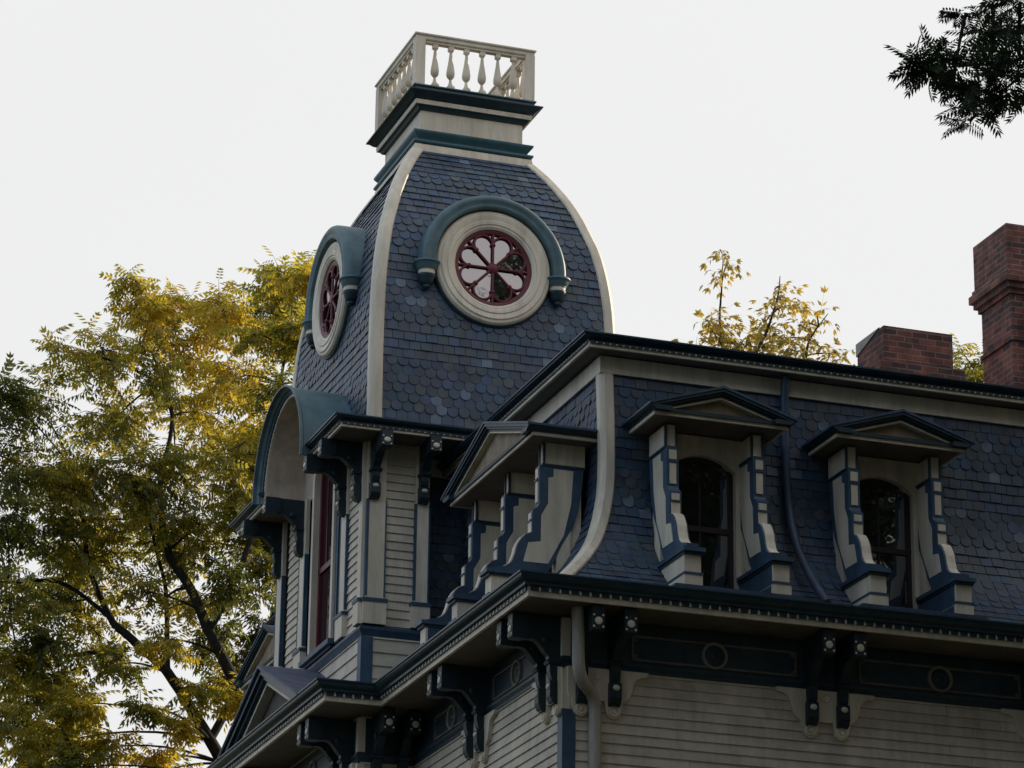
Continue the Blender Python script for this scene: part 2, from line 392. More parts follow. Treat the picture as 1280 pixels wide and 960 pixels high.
# main cornice --------------------------------------------------------
def cornice(name, path, ov, ztop, hc, hd, hf, fas, closed=True, soffit=True, pitch=0.135, dark=CORN, roofpitch=0.05):
    """box cornice: crown mould, dentil band, fascia and soffit"""
    z1 = ztop - hc; z2 = z1 - hd; z3 = z2 - hf
    c = MB()
    c.sweep(path, [(ov, ztop), (ov, ztop - .022), (ov - .022, ztop - .026), (ov - .022, ztop - .034), (ov - .028, ztop - .03 - hc * .16), (ov - .040, ztop - hc * .46), (ov - .066, ztop - hc * .62), (ov - .09, ztop - hc * .68),
                   (ov - .105, ztop - hc * .78), (ov - .105, z1), (ov - .15, z1), (ov - .3, ztop + roofpitch * .6), (ov - .02, ztop + .004)], closed)
    root = c.build(name, dark, HOUSE, smooth=35)
    f = MB(); f.sweep(path, [(fas, z1 + .0), (fas, z3), (fas - .04, z3), (fas - .04, z1)], closed)
    f.build('fascia', CREAM, root)
    d = MB(); tt = MB(); k = len(path)
    for i, (p, q) in enumerate(seglist(path, closed)):
        p = Vector(p); q = Vector(q); t = (q - p).normalized(); n = Vector((t.y, -t.x))
        a, b = p, q
        def turn(v0, v1): return v0.x * v1.y - v0.y * v1.x
        ln = (q - p).length
        e0 = e1 = fas
        if closed or i > 0:
            pr_ = (p - Vector(path[i - 1])).normalized(); e0 = fas if turn(pr_, t) > 0 else -fas
        else: e0 = 0
        if closed or i < k - 2:
            nx = (Vector(path[(i + 2) % k]) - q).normalized(); e1 = fas if turn(t, nx) > 0 else -fas
        else: e1 = 0
        s0, s1 = -e0 + .01, ln + e1 - .01
        cnt = max(1, int((s1 - s0) / pitch)); stp = (s1 - s0) / cnt
        for j in range(cnt):
            u0 = s0 + stp * j + stp * .14; u1 = u0 + stp * .76
            A, B = p + t * u0, p + t * u1
            o0, o1 = fas + .002, fas + .024
            A2, B2 = p + t * (u0 - stp * .22), p + t * (u0 - stp * .02); A3, B3 = p + t * (u0 - stp * .17), p + t * (u0 - stp * .07)
            if j: tt.hexa([(*(A2 + n * o0), z2 - .002), (*(B2 + n * o0), z2 - .002), (*(B2 + n * (o1 + .014)), z2 - .002), (*(A2 + n * (o1 + .014)), z2 - .002),
                    (*(A3 + n * o0), z1 - .012), (*(B3 + n * o0), z1 - .012), (*(B3 + n * (o1 + .010)), z1 - .012), (*(A3 + n * (o1 + .010)), z1 - .012)])
            d.hexa([(*(A + n * o0), z2), (*(B + n * o0), z2), (*(B + n * o1), z2), (*(A + n * o1), z2),
                    (*(A + n * o0), z1), (*(B + n * o0), z1), (*(B + n * o1), z1), (*(A + n * o1), z1)])
    d.build('dentil_course', dark, root)['kind'] = 'stuff'; tt.build('dentil_teeth', CREAM, root)['kind'] = 'stuff'
    if soffit:
        s = MB(); s.sweep(path, [(fas - .04, z3 + .012), (fas - .04, z3 + .03), (-.05, z3 + .03), (-.05, z3 + .012)], closed)
        s.build('soffit', SOFF, root)
    return root
cornice('main_cornice', PATH, OV, 0.0, 0.15, 0.06, 0.069, OV - .169)
# gutter roof behind the crown
gr_ = MB()
gr_.sweep(PATH, [(OV - .28, .02), (OV - .30, .05), (-.45, .12), (-.45, .02)]); gr_.build('gutter_roof', METAL, HOUSE)

# mansard -------------------------------------------------------------
MAN = [(.62, .05), (.74, .12), (.86, .21), (.987, .33), (1.247, .588), (1.493, .899), (1.66, 1.27), (1.765, 1.66), (1.80, 2.0), (1.80, 2.36), (1.78, 2.8), (1.755, 3.2), (1.745, 3.6)]
def arc_resample(prof, e):
    pts = [Vector(p) for p in prof]; acc = [0]
    for a, b in zip(pts, pts[1:]): acc.append(acc[-1] + (b - a).length)
    def f(t):
        t = max(0, min(acc[-1], t))
        for i in range(len(pts) - 1):
            if t <= acc[i + 1] + 1e-9:
                u = (t - acc[i]) / (acc[i + 1] - acc[i]); return pts[i].lerp(pts[i + 1], u)
        return pts[-1]
    return f, acc[-1]
def chaikin(p, k=2):
    for _ in range(k):
        q = [p[0]]
        for a, b in zip(p, p[1:]):
            q.append((a[0] * .75 + b[0] * .25, a[1] * .75 + b[1] * .25)); q.append((a[0] * .25 + b[0] * .75, a[1] * .25 + b[1] * .75))
        q.append(p[-1]); p = q
    return p
MANS = chaikin(MAN, 2)

def slates(mb, prof, P, lim, scal, e=0.142, w=0.178, t0=0.0, t1=None, skip=None):
    """prof: (offset, z) curve; P(s, off, lift, z) -> point; lim(z, off) -> (s0, s1); scal(row) -> scallop?"""
    f, tot = arc_resample(prof, e); t1 = t1 or tot
    rows = int((t1 - t0) / e) + 1
    for r in range(rows):
        tb = t0 + r * e; tt = min(tb + e * (2.1 if scal(r) else 1.35), tot)
        if tb > t1: break
        b = f(tb); tq = f(tt)
        s0, s1 = lim(b.y, b.x); sh = (w / 2 if r % 2 else 0) + random.uniform(-.012, .012)
        nst = int((s1 - s0) / w) + 3
        tg = (f(min(tb + .05, tot)) - f(max(tb - .05, 0))).normalized(); nr = Vector((-tg.y, tg.x))  # outward normal is (-z', off')? lift in offset/z
        for k in range(nst):
            a = s0 - w + sh + k * w; ww = w - .008
            if skip and skip(a + ww / 2, (b.y + tq.y) / 2): continue
            jt = random.uniform(-.006, .006); lift = .021 + random.uniform(-.004, .008)
            rv = random.random()
            if random.random() < .035: rv = 1.0
            else: rv *= .9
            if scal(r):
                hw = ww / 2; c = a + hw; pts = []
                for q in range(9):
                    an = pi + pi * q / 8
                    pts.append((c + hw * cos(an), hw * 0.92 + hw * 0.92 * sin(an)))
            else:
                pts = [(a, 0.0), (a + ww, 0.0)]
            bot = []; low = []
            for s_, dt in pts:
                fr_ = (dt / max(tt - tb, 1e-3)); fp = f(tb + dt + jt)
                s_ = min(max(s_, s0), s1)
                bot.append(P(s_, fp.x, lift * (1 - fr_) + .003, fp.y)); low.append(P(s_, fp.x, 0.0, fp.y))
            if min(max(a + ww, s0), s1) - min(max(a, s0), s1) < .02: continue
            sa, sb = min(max(a, s0), s1), min(max(a + ww, s0), s1)
            fm = f((tb + tt) / 2)
            sm = [P(sb, tq.x, .004, tq.y), P(sa, tq.x, .004, tq.y)]
            vsn = bot + sm; mb.add(vsn, [tuple(range(len(vsn)))], 0, rv)
            mb.strip(bot, low, 0, rv)
            mb.strip([sm[1], bot[0]], [P(sa, tq.x, 0, tq.y), low[0]], 0, rv)
            mb.strip([bot[-1], sm[0]], [low[-1], P(sb, tq.x, 0, tq.y)], 0, rv)

DR = [(3.10, 0.60), (5.725, 0.60)]            # dormers on the right face: centre, half width of the body
DL = [(3.76, 1.40), (15.46, 1.40)]            # on the left face
DZ = 2.60
def skipper(lst, ext):
    def f(s, z):
        for c, h in lst:
            if abs(s - c) < h - .0 and z < DZ - .2: return True
        for a, b in ext:
            if a < s < b: return True
        return False
    return f
ms_ = MB()
def shell(mb, F, s0, s1, dorm, prof):
    for (a, za), (b, zb) in zip(prof, prof[1:]):
        cuts = [max(s0, a)] ; 
        iv = [(a, s1 - 0)]
        if zb < DZ - .15:
            xs = []; cur = a
            for c, h in sorted(dorm):
                xs.append((cur, c - h + .06)); cur = c + h - .06
            xs.append((cur, s1)); iv = xs
        for u, v in iv:
            if v > u: mb.add([F(u, a, za), F(v, a, za), F(v, b, zb), F(u, b, zb)], [(0, 1, 2, 3)])
def MR(s, i, z): return (s, i, z)
def ML(s, i, z): return (i, s, z)
XE, YE = XR + OV, YB + OV
shell(ms_, MR, 0, XE - 1.0, DR, MANS); shell(ms_, ML, 0, YE - 1.0, DL, MANS)
for (a, za), (b, zb) in zip(MANS, MANS[1:]):
    ms_.add([(XE - a, a, za), (XE - a, YE - a, za), (XE - b, YE - b, zb), (XE - b, b, zb)], [(0, 1, 2, 3)])
    ms_.add([(a, YE - a, za), (XE - a, YE - a, za), (XE - b, YE - b, zb), (b, YE - b, zb)], [(0, 1, 2, 3)])
ms_.add([(1.75, 1.75, 3.78), (XE - 1.75, 1.75, 3.78), (XE - 1.75, YE - 1.75, 3.78), (1.75, YE - 1.75, 3.78)], [(0, 1, 2, 3)])
MANSARD = ms_.build('mansard_roof', SLATE, HOUSE, recalc=False)
sl = MB()
f_sq = lambda r: (r % 8) >= 4 and r > 3
def PMR(s, off, lift, z): return (s, off - lift, z)
def PML(s, off, lift, z): return (off - lift, s, z)
slates(sl, MANS, PMR, lambda z, o: (o + .12, 9.6), f_sq, t0=.2, t1=None, skip=skipper(DR, []))
sl.build('mansard_slates', SLATE, MANSARD, recalc=False)
sl = MB()
slates(sl, MANS, PML, lambda z, o: (o + .12, 7.7), f_sq, t0=.2, skip=skipper(DL, []))
slates(sl, MANS, PML, lambda z, o: (11.9, 18.0), f_sq, t0=.2, skip=skipper(DL, []))
sl.build('mansard_slates', SLATE, MANSARD, recalc=False)
# cream hip board: two flats meeting at a fold
def hip_rib(name, curve, dirs, wid, lift, parent, M=CREAM):
    """curve: list of corner points; dirs(k) -> two unit vectors running away from the corner along each face, and outward pair"""
    mb = MB(); rows = []
    for k, p in enumerate(curve):
        (d1, n1), (d2, n2) = dirs(k); p = Vector(p); d1 = Vector(d1); d2 = Vector(d2); n1 = Vector(n1); n2 = Vector(n2)
        rows.append([p + d1 * wid - n1 * .02, p + d1 * wid + n1 * lift * .6, p + d1 * (wid - .02) + n1 * lift, p + d1 * .012 + n1 * lift, p + (n1 + n2) * lift * .45, p + d2 * .012 + n2 * lift, p + d2 * (wid - .02) + n2 * lift, p + d2 * wid + n2 * lift * .6, p + d2 * wid - n2 * .02])
    for a, b in zip(rows, rows[1:]): mb.strip(a, b)
    return mb.build(name, M, parent, recalc=False)
cur = [(a, a, z) for a, z in chaikin(MANS, 1)]
def dm(k):
    t = Vector(cur[min(k + 1, len(cur) - 1)]) - Vector(cur[max(k - 1, 0)])
    return (((0, 1, 0), Vector((-t.z, 0, t.x)).normalized()), ((1, 0, 0), Vector((0, -t.z, t.y)).normalized()))
hip_rib('hip_board', cur, dm, .145, .05, MANSARD)
# frieze board under the upper cornice
UI = 1.74
UP = [(UI, UI), (XE - UI, UI), (XE - UI, YE - UI), (UI, YE - UI)]
ub = MB(); ub.sweep(UP, [(.045, 3.385), (.045, 3.62), (-.1, 3.62), (-.1, 3.385)]); ub.build('upper_frieze_board', CREAM, HOUSE)
cornice('upper_cornice', UP, .416, 3.815, .105, .030, .047, .306, pitch=.095)

# ------------------------------------------------------------------ dormers
PROF = [(1.05, 2.17), (1.05, 1.62), (1.03, 1.58), (.958, 1.53), (.955, 1.215), (.93, 1.21), (.87, 1.185), (.82, 1.135), (.775, 1.065), (.745, 1.0), (.722, .90), (.685, .80), (.64, .75), (.57, .71), (.37, .66), (.37, .56)]
BACK = [(1.10, .56), (1.25, .80), (1.37, 1.07), (1.52, 1.33), (1.60, 1.55), (1.66, 1.93), (1.68, 2.17)]
PANEL = [(1.25, 2.13), (1.25, 2.02), (1.175, 2.0), (1.175, 1.64), (1.08, 1.47), (1.075, 1.10), (.90, 1.07), (.845, .86), (.83, .80), (1.18, .80), (1.40, 1.22), (1.50, 1.66), (1.53, 2.13)]
SCR = PROF[4:14]
def console(F, c, parent, d=0.0, inner=0):
    mb = MB(); h = .085
    fn = lambda i, z, s: F(s, i, z + d)
    mb.prism(PROF + BACK, fn, c - h, c + h, 0)
    for sgn in (-1, 1):
        mb.prism(PANEL, fn, c + sgn * (h - .002), c + sgn * (h + .007), 1)
        for k in range(9):   # fine board joints of the panel
            pass
    def fr(z0, z1, i, wd=.052, m=1): mb.fbox(F, c - wd, c + wd, i - .014, i + .01, z0 + d, z1 + d, m)
    fr(2.0, 2.13, 1.05); fr(1.66, 1.95, 1.05, .046); fr(1.41, 1.50, .957, .055); fr(1.225, 1.375, .957, .062)
    # cream face of the scroll
    off = [(i - .016, z + .006) for i, z in SCR]
    mb.prism(SCR + off[::-1], fn, c - .064, c + .064, 1)
    # small cream drops
    for z in (1.97, 1.39): mb.fbox(F, c - .06, c + .06, 1.02 if z > 1.9 else .93, 1.035 if z > 1.9 else .945, z - .012 + d, z + .012 + d, 0)
    # top block with a dark corner bead
    mb.fbox(F, c - .075, c + .075, 1.115, 1.70, 2.19 + d, 2.50 + d, 1)
    mb.fbox(F, c - .092, c - .062, 1.095, 1.128, 2.20 + d, 2.49 + d, 2); mb.fbox(F, c + .062, c + .092, 1.095, 1.128, 2.20 + d, 2.49 + d, 2)
    mb.fbox(F, c - .10, c + .10, 1.08, 1.70, 2.165 + d, 2.195 + d, 2)
    # pedestal: cap, die, belt, plinth
    mb.fbox(F, c - .155, c + .155, .30, 1.49, .59, .645, 0); mb.fbox(F, c - .135, c + .135, .335, 1.488, .555, .59, 2)
    if inner: mb.fbox(F, c + inner * .112, c + inner * .119, .41, 1.486, .33, .553, 0); mb.fbox(F, c + inner * .125, c + inner * .132, .41, 1.486, .14, .27, 0)
    f3 = lambda i, z, s: F(s, i, z)
    mb.prism([(.375, .315), (.375, .556), (1.487, .556), (1.487, .315)], f3, c - .115, c + .115, 1)
    mb.prism([(.335, .285), (.335, .316), (1.485, .316), (1.485, .285)], f3, c - .135, c + .135, 0)
    mb.prism([(.345, .13), (.345, .286), (1.483, .286), (1.483, .13)], f3, c - .128, c + .128, 1)
    return mb.build('console', [BLUE, CREAM, TEAL], parent)

def dormer(F, c, hw, cons, opens, zt, zp, zc, d):
    """F(s, i, z); hw half width of the pediment at its tip; zt tip, zp peak, zc bottom of the cream fascia"""
    ext = max(abs(cons[0]), abs(cons[-1])) + .04
    w = MB(); zc0 = .15; I0, I1 = 1.50, 1.66; ztop = zc - .01
    xs = [-ext] + [v for o in opens for v in o] + [ext]
    for k in range(0, len(xs), 2): w.fbox(F, c + xs[k], c + xs[k + 1], I0, I1, zc0, ztop)
    for a, b in opens:
        m_ = (a + b) / 2; hwid = (b - a) / 2; zs = 2.06 + d; rise = .20
        R = (hwid ** 2 + rise ** 2) / (2 * rise); th = math.asin(hwid / R)
        arc = [(m_ + R * sin(-th + 2 * th * k / 12), zs + rise - R + R * cos(-th + 2 * th * k / 12)) for k in range(13)]
        w.prism([(c + s_, z_) for s_, z_ in arc] + [(c + b, ztop), (c + a, ztop)], lambda s_, z_, t: F(s_, t, z_), I0, I1)
    for q in cons: w.fbox(F, c + q - .082, c + q + .082, 1.30, I0 - .002, .65, 1.36)
    root = w.build('dormer', CREAM, HOUSE)
    for a, b in opens:
        sm = MB(); z1 = 2.30 + d
        for u, v in ((a - .01, a + .06), (b - .06, b + .01)): sm.fbox(F, c + u, c + v, 1.595, 1.65, .16, z1)
        sm.fbox(F, c + a, c + b, 1.60, 1.645, .16, .27); sm.fbox(F, c + a, c + b, 1.59, 1.645, 1.27, 1.345)
        sm.fbox(F, c + a, c + b, 1.595, 1.65, z1 - .13, z1)
        sm.fbox(F, c + (a + b) / 2 - .012, c + (a + b) / 2 + .012, 1.605, 1.635, .2, z1)
        sm.build('window_sash', SASHD, root)
        gm = MB(); gm.fbox(F, c + a - .02, c + b + .02, 1.625, 1.64, .16, z1); gm.build('window_glass', GLASS, root)
    for k_, q in enumerate(cons): console(F, c + q, root, d, 1 if k_ == 0 else (-1 if k_ == len(cons) - 1 else 0))
    p = MB(); hc = hw - .11; zr = zc + .045
    # horizontal cornice: 0 dark, 1 cream, 2 soffit, 3 tympanum
    p.fbox(F, c - hc, c + hc, .85, .88, zc, zr, 1)
    for sg in (-1, 1): p.fbox(F, c + sg * hc - .015, c + sg * hc + .015, .853, 1.78, zc + .001, zr - .001, 1)
    p.fbox(F, c - hc + .02, c + hc - .02, .882, 1.8, zc + .008, zr - .004, 2)
    p.fbox(F, c - hc - .025, c + hc + .025, .822, 1.82, zr, zr + .05, 0)
    sl_ = (zp - zt) / hw
    def rake(dz0, dz1, i0, i1, m, zb):
        # band between the slope lowered by dz0 and by dz1, cut flat at zb
        ho = min(hw, (zp - dz0 - zb) / sl_); hi = (zp - dz1 - zb) / sl_
        zo = zp - dz0 - ho * sl_
        pl = [(-ho, zb), (-ho, max(zo, zb) + .001), (0, zp - dz0), (ho, max(zo, zb) + .001), (ho, zb), (hi, zb), (0, zp - dz1), (-hi, zb)]
        p.prism([(c + a, z) for a, z in pl], lambda s_, z_, t: F(s_, t, z_), i0, i1, m)
    zb = zr + .05
    rake(.012, .065, .755, .80, 0, zb); rake(.045, .095, .785, .84, 0, zb); rake(.08, .122, .82, .90, 0, zb); rake(.112, .150, .835, .93, 1, zb)
    hi = (zp - .14 - zb) / sl_
    p.prism([(c - hi, zb), (c, zp - .14), (c + hi, zb)], lambda s_, z_, t: F(s_, t, z_), .925, .97, 3)
    # roof plates and side eaves
    p.prism([(c - hw - .01, zt), (c, zp + .012), (c + hw + .01, zt), (c + hw + .01, zt - .03), (c, zp - .022), (c - hw - .01, zt - .03)], lambda s_, z_, t: F(s_, t, z_), .74, 1.95, 4)
    for sg in (-1, 1):
        pl = [(c + sg * (hc + .015), zr), (c + sg * (hc + .04), zr + .02), (c + sg * (hw - .02), zt - .05), (c + sg * hw, zt - .03), (c + sg * (hc - .2), zt - .03), (c + sg * (hc - .2), zr)]
        p.prism(pl, lambda s_, z_, t: F(s_, t, z_), .757, 1.88, 0)
    p.build('pediment', [TEAL, CREAM, SOFF, TAN, BLUE], root)
    s = MB(); s.fbox(F, c - ext - .24, c + ext + .24, .27, .62, .045, .128); s.fbox(F, c - ext + .12, c + ext - .12, .62, 1.7, .10, .129); s.build('sill_ledge', PIPEB, root)
    return root
D1 = dormer(MR, 3.10, 1.05, [-.62, .62], [(-.48, .47)], 2.72, 3.045, 2.585, .05)
dup(D1, HOUSE, Matrix.Translation((2.625, 0, 0)))
D3 = dormer(ML, 3.76, 1.865, [-1.41, 0, 1.41], [(-1.15, -.25), (.25, 1.15)], 2.63, 3.20, 2.49, 0.0)
dup(D3, HOUSE, Matrix.Translation((0, 11.7, 0)))

# ------------------------------------------------------------------ eave brackets
def bracket_mesh():
    b = MB(); fn = lambda o, z, s: (s, -o, z)
    shaft = [(0, .07), (.58, .07), (.58, -.24), (.55, -.27), (.44, -.255), (.37, -.27), (.31, -.33), (.25, -.41), (.20, -.46), (.18, -.55), (.18, -.66), (.16, -.74), (.13, -.80), (.13, -1.08), (0, -1.08)]
    b.prism(shaft, fn, -.06, .06)
    b.prism([(.46, .07), (.68, .07), (.70, .05), (.70, -.25), (.68, -.27), (.54, -.27), (.46, -.22)], fn, -.085, .085)
    b.prism([(.0, -.50), (.20, -.50), (.215, -.53), (.20, -.56), (0, -.56)], fn, -.085, .085)
    for sg in (-1, 1):   # raised scroll on each cheek
        b.lathe([(0, .0), (.055, .0), (.06, .012), (.035, .025), (0, .028)], lambda x, y, h, sg=sg: (sg * (.06 + h), -.24 + x, -.26 + y), 12)
    b.prism([(0, -.78), (.165, -.78), (.18, -.80), (.18, -.98), (.15, -1.05), (.10, -1.08), (0, -1.08)], fn, -.075, .075)
    o = b.build('eave_bracket', BRK, None, recalc=True)
    r = MB()
    r.lathe([(0, .016), (.03, .018), (.05, .008), (.052, 0)], lambda x, y, h: (x, -.702 - h, -.145 + y), 12)
    for sx in (-1, 1):
        for sz in (-1, 1):
            r.lathe([(0, .012), (.012, .009), (.016, 0)], lambda x, y, h, sx=sx, sz=sz: (sx * .062 + x, -.701 - h, -.145 + sz * .075 + y), 8)
    e = r.build('end_rosette', CREAM, None); e.parent = o
    d = MB()
    d.lathe([(0, .045), (.03, .04), (.05, .015), (.05, -.01), (.03, -.03), (0, -.035)], lambda x, y, h: (x, -.175 + y * .6, -.855 + h), 12)
    e = d.build('foot_drop', CREAM, None, smooth=50); e.parent = o
    return o
BR = bracket_mesh(); BR.parent = HOUSE; BR.matrix_parent_inverse = Matrix.Translation(-HO)
first = [True]
RL = Matrix.Rotation(-pi / 2, 4, 'Z')
def bracket(x, y, z, left=False, sz=1.0):
    mt = Matrix.Translation((x, y, z)) @ (RL if left else Matrix.Identity(4)) @ Matrix.Diagonal((1, 1, sz, 1))
    if first[0]: BR.matrix_basis = mt; first[0] = False; return BR
    c = BR.copy(); C.objects.link(c); c.parent = HOUSE; c.matrix_parent_inverse = Matrix.Translation(-HO); c.matrix_basis = mt
    for ch in list(BR.children):
        d = ch.copy(); C.objects.link(d); d.parent = c
    return c
ZS = -.345
for x in (1.14, 1.58, 4.32, 4.76, 7.58, 8.02): bracket(x, OV, ZS)
for y in (1.03, 1.47, 3.93, 4.38): bracket(OV, y, ZS, True)
for x in (.33, .72): bracket(x, TY0, ZS)
for y in (7.55, 7.97, 11.2, 11.62): bracket(TX0, y, ZS, True)

def plate(F, s, l=.70, r=.70):
    mb = MB()
    def half(k):
        pts = [(.70, -.94), (.70, -.985), (.665, -1.0), (.60, -1.01), (.53, -1.05), (.49, -1.12), (.475, -1.2), (.44, -1.29), (.37, -1.345), (.345, -1.36), (.345, -1.41)]
        pts = [(min(a, k), z) for a, z in pts]
        lobe = [(.22 + .10 * cos(t), -1.48 + .10 * sin(t)) for t in [-.1 - (pi - .2) * j / 8 for j in range(9)]]
        return pts + [(min(a, k), z) for a, z in lobe] + [(.10, -1.36), (.0, -1.36)]
    R_ = half(r); L_ = [(-a, z) for a, z in half(l)][::-1]
    mb.prism([(s + a, z) for a, z in R_ + L_[1:]], lambda a, z, t: F(a, t, z), .0, .075)
    for q in (-.22, .22):
        mb.lathe([(.075, .075), (.07, .095), (.055, .095), (.05, .08), (.03, .08), (.025, .097), (0, .10)], lambda x, y, h: F(s + q + x, h, -1.485 + y), 14)
    mb.lathe([(.05, .075), (.045, .092), (.03, .092), (.02, .08), (0, .092)], lambda x, y, h: F(s + x, h, -1.05 + y), 14)
    mb.build('bracket_backplate', CREAM, HOUSE)
for s in (4.54, 7.80): plate(RF, s)
plate(RF, 1.36, .40, .70)
plate(LF, 1.25, .30, .70); plate(LF, 4.155)
plate(TLF, 7.76, .45, .7); plate(TLF, 11.41, .7, .45)

# frieze panels with round rosettes
def panel(F, a, b):
    mb = MB()
    for z in (-.455, -.765): mb.fbox(F, a, b, .012, .03, z - .014, z + .014, 0)
    for q in (a, b): mb.fbox(F, q - .014, q + .014, .012, .03, -.779, -.441, 0)
    for q, sq in ((a, 1), (b, -1)):
        for z in (-.455, -.765):
            mb.lathe([(.04, .012), (.038, .036), (.025, .036), (.02, .02), (0, .02)], lambda x, y, h: F(q + sq * .03 + x, h, z + (.03 if z < -.6 else -.03) + y), 10)
    mb.build('frieze_moulding', SOFF, FRIEZE)
    r = MB(); c = (a + b) / 2
    r.lathe([(.185, .012), (.18, .045), (.165, .055), (.145, .045), (.14, .018)], lambda x, y, h: F(c + x, h, -.61 + y), 28)
    r.build('frieze_rosette', RING, FRIEZE, smooth=40)
    k = MB()
    k.lathe([(.139, .016), (.10, .03), (.05, .022), (.02, .04), (0, .045)], lambda x, y, h: F(c + x, h, -.61 + y), 20)
    k.build('rosette_centre', TEAL, FRIEZE, smooth=40)
panel(RF, 1.86, 4.14); panel(RF, 5.06, 7.40)
panel(LF, 1.75, 3.65); panel(LF, 4.66, 6.2)
panel(TLF, 8.2, 10.98)

# ------------------------------------------------------------------ tower: lower storey
ts = MB()
rp = [(.39, .84)]
for a, b in rp: siding(ts, (a, TY0), (b, TY0), 1.10, 3.92)
for a, b in ((7.42, 8.03), (10.62, 11.44)): siding(ts, (TX0, b), (TX0, a), 1.10, 3.92)
siding(ts, (TX0, TY0), (1.06, TY0), -.3, .95, .2); siding(ts, (TX0, TY1), (TX0, TY0), -.3, .95, .2)
siding(ts, (TX1, TY1), (TX0, TY1), -.3, 3.92)
ts.build('tower_clapboard', SIDE, HOUSE, recalc=False)
tk = MB(); tk.box(TX0 + .16, 1.03, TY0 + .02, TY1 - .02, -.3, 3.95); tk.box(1.031, TX1 - .05, TY0 + .58, TY1 - .02, -.3, 3.95); tk.build('tower_core', SOFF, HOUSE)
tq = MB(); slates(tq, [(TY0 + .56, .2), (TY0 + .56, 3.64)], lambda s, off, lift, z: (s, off - lift, z), lambda z, o: (1.03, 1.95), lambda r: r % 8 > 3)
tq.build('recess_slates', SLATE, HOUSE, recalc=False)
tq = MB(); tq.box(1.04, 2.2, TY0 + .50, TY0 + .56, 3.64, 3.9); tq.build('recess_frieze_board', CREAM, HOUSE)
b_ = MB()
b_.box(TX0 - .03, TX0 + .15, TY0 - .03, TY0 + .15, 0.0, .92); b_.build('tower_corner_board', BLUE, HOUSE)
wt = MB()
TP = [(TX0, TY0), (TX1, TY0), (TX1, TY1), (TX0, TY1)]
wt.sweep([(TX1, TY1), (TX0, TY1), (TX0, TY0), (TX1, TY0)], [(-.02, 1.10), (.045, 1.085), (.07, 1.06), (.07, 1.02), (.05, .99), (.02, .93), (-.02, .92)], False)
wt.build('water_table', BLUE, HOUSE, smooth=30)
def pil(F, a, b, zb=1.10, z1=3.9, left=True, right=True):
    pm = MB(); pm.fbox(F, a, b, 0.0, .06, zb, z1); pm.fbox(F, a - .035, b + .035, .0, .10, zb, 1.43)
    o = pm.build('pilaster', CREAM, HOUSE)
    t = MB(); t.fbox(F, a - .05, b + .05, .0, .115, 1.43, 1.485)
    if left: t.fbox(F, a - .006, a + .030, .0, .066, 1.52, 3.0)
    if right: t.fbox(F, b - .006, b + .016, .0, .067, 1.52, 3.0)
    t.build('pilaster_trim', BLUE, o)
pil(TRF, TX0 + .0, TX0 + .285); pil(TRF, .84, 1.055)
pil(TLF, TY0 + .0, TY0 + .18, left=False, right=False)
pil(TLF, 8.03, 8.33); pil(TLF, 10.32, 10.64); pil(TLF, TY1 - .32, TY1)
# window with arched head
tw = MB()
WA, WB = 8.80, 9.86; wc = (WA + WB) / 2; hw_ = (WB - WA) / 2; zs = 3.95
outer = [(wc - hw_ - .2, 1.2), (wc - hw_ - .2, zs)] + [(wc - (hw_ + .2) * cos(pi * k / 16), zs + (hw_ + .2) * sin(pi * k / 16)) for k in range(17)] + [(wc + hw_ + .2, 1.2)]
inner = [(wc + hw_, 1.2)] + [(wc + hw_ * cos(pi * k / 16), zs + hw_ * sin(pi * k / 16)) for k in range(17)] + [(wc - hw_, 1.2)]
def ring(mb, F, A, B, o0, o1, m=0):
    """band between two open outlines of equal point count"""
    n = len(A)
    for i in range(n - 1):
        mb.hexa([F(*A[i][:1], o0, A[i][1]), F(A[i + 1][0], o0, A[i + 1][1]), F(B[i + 1][0], o0, B[i + 1][1]), F(B[i][0], o0, B[i][1]),
                 F(A[i][0], o1, A[i][1]), F(A[i + 1][0], o1, A[i + 1][1]), F(B[i + 1][0], o1, B[i + 1][1]), F(B[i][0], o1, B[i][1])], m)
def arch(c, h, z0, zs, n=16): return [(c - h, z0)] + [(c - h * cos(pi * k / n), zs + h * sin(pi * k / n)) for k in range(n + 1)] + [(c + h, z0)]
ring(tw, TLF, arch(wc, hw_ + .10, 1.2, zs), arch(wc, hw_, 1.2, zs), -.06, .07)
TW = tw.build('tower_window', CREAM, HOUSE)
q = MB(); ring(q, TLF, arch(wc, hw_ + .22, 1.2, zs), arch(wc, hw_ + .11, 1.2, zs), -.02, .03); q.build('window_casing', BLUE, TW)
q = MB(); ring(q, TLF, arch(wc, hw_ + .005, 1.25, zs), arch(wc, hw_ - .075, 1.25, zs), -.10, -.03)
q.fbox(TLF, WA, WB, -.10, -.03, 2.53, 2.62); q.fbox(TLF, WA, WB, -.09, -.03, 1.2, 1.34)
for k in (-.18, .18): q.fbox(TLF, wc + k - .012, wc + k + .012, -.085, -.05, 2.6, 4.4)
q.build('window_sash', RED, TW)
q = MB(); q.prism(arch(wc, hw_, 1.25, zs), lambda s_, z_, t: TLF(s_, t, z_), -.075, -.062); q.build('window_glass', GLASST, TW)
q = MB(); q.fbox(TLF, wc - hw_ - .28, wc + hw_ + .28, .0, .16, 1.12, 1.2); q.fbox(TLF, wc - hw_ - .2, wc + hw_ + .2, .0, .10, 1.08, 1.12); q.build('window_sill', BLUE, TW)

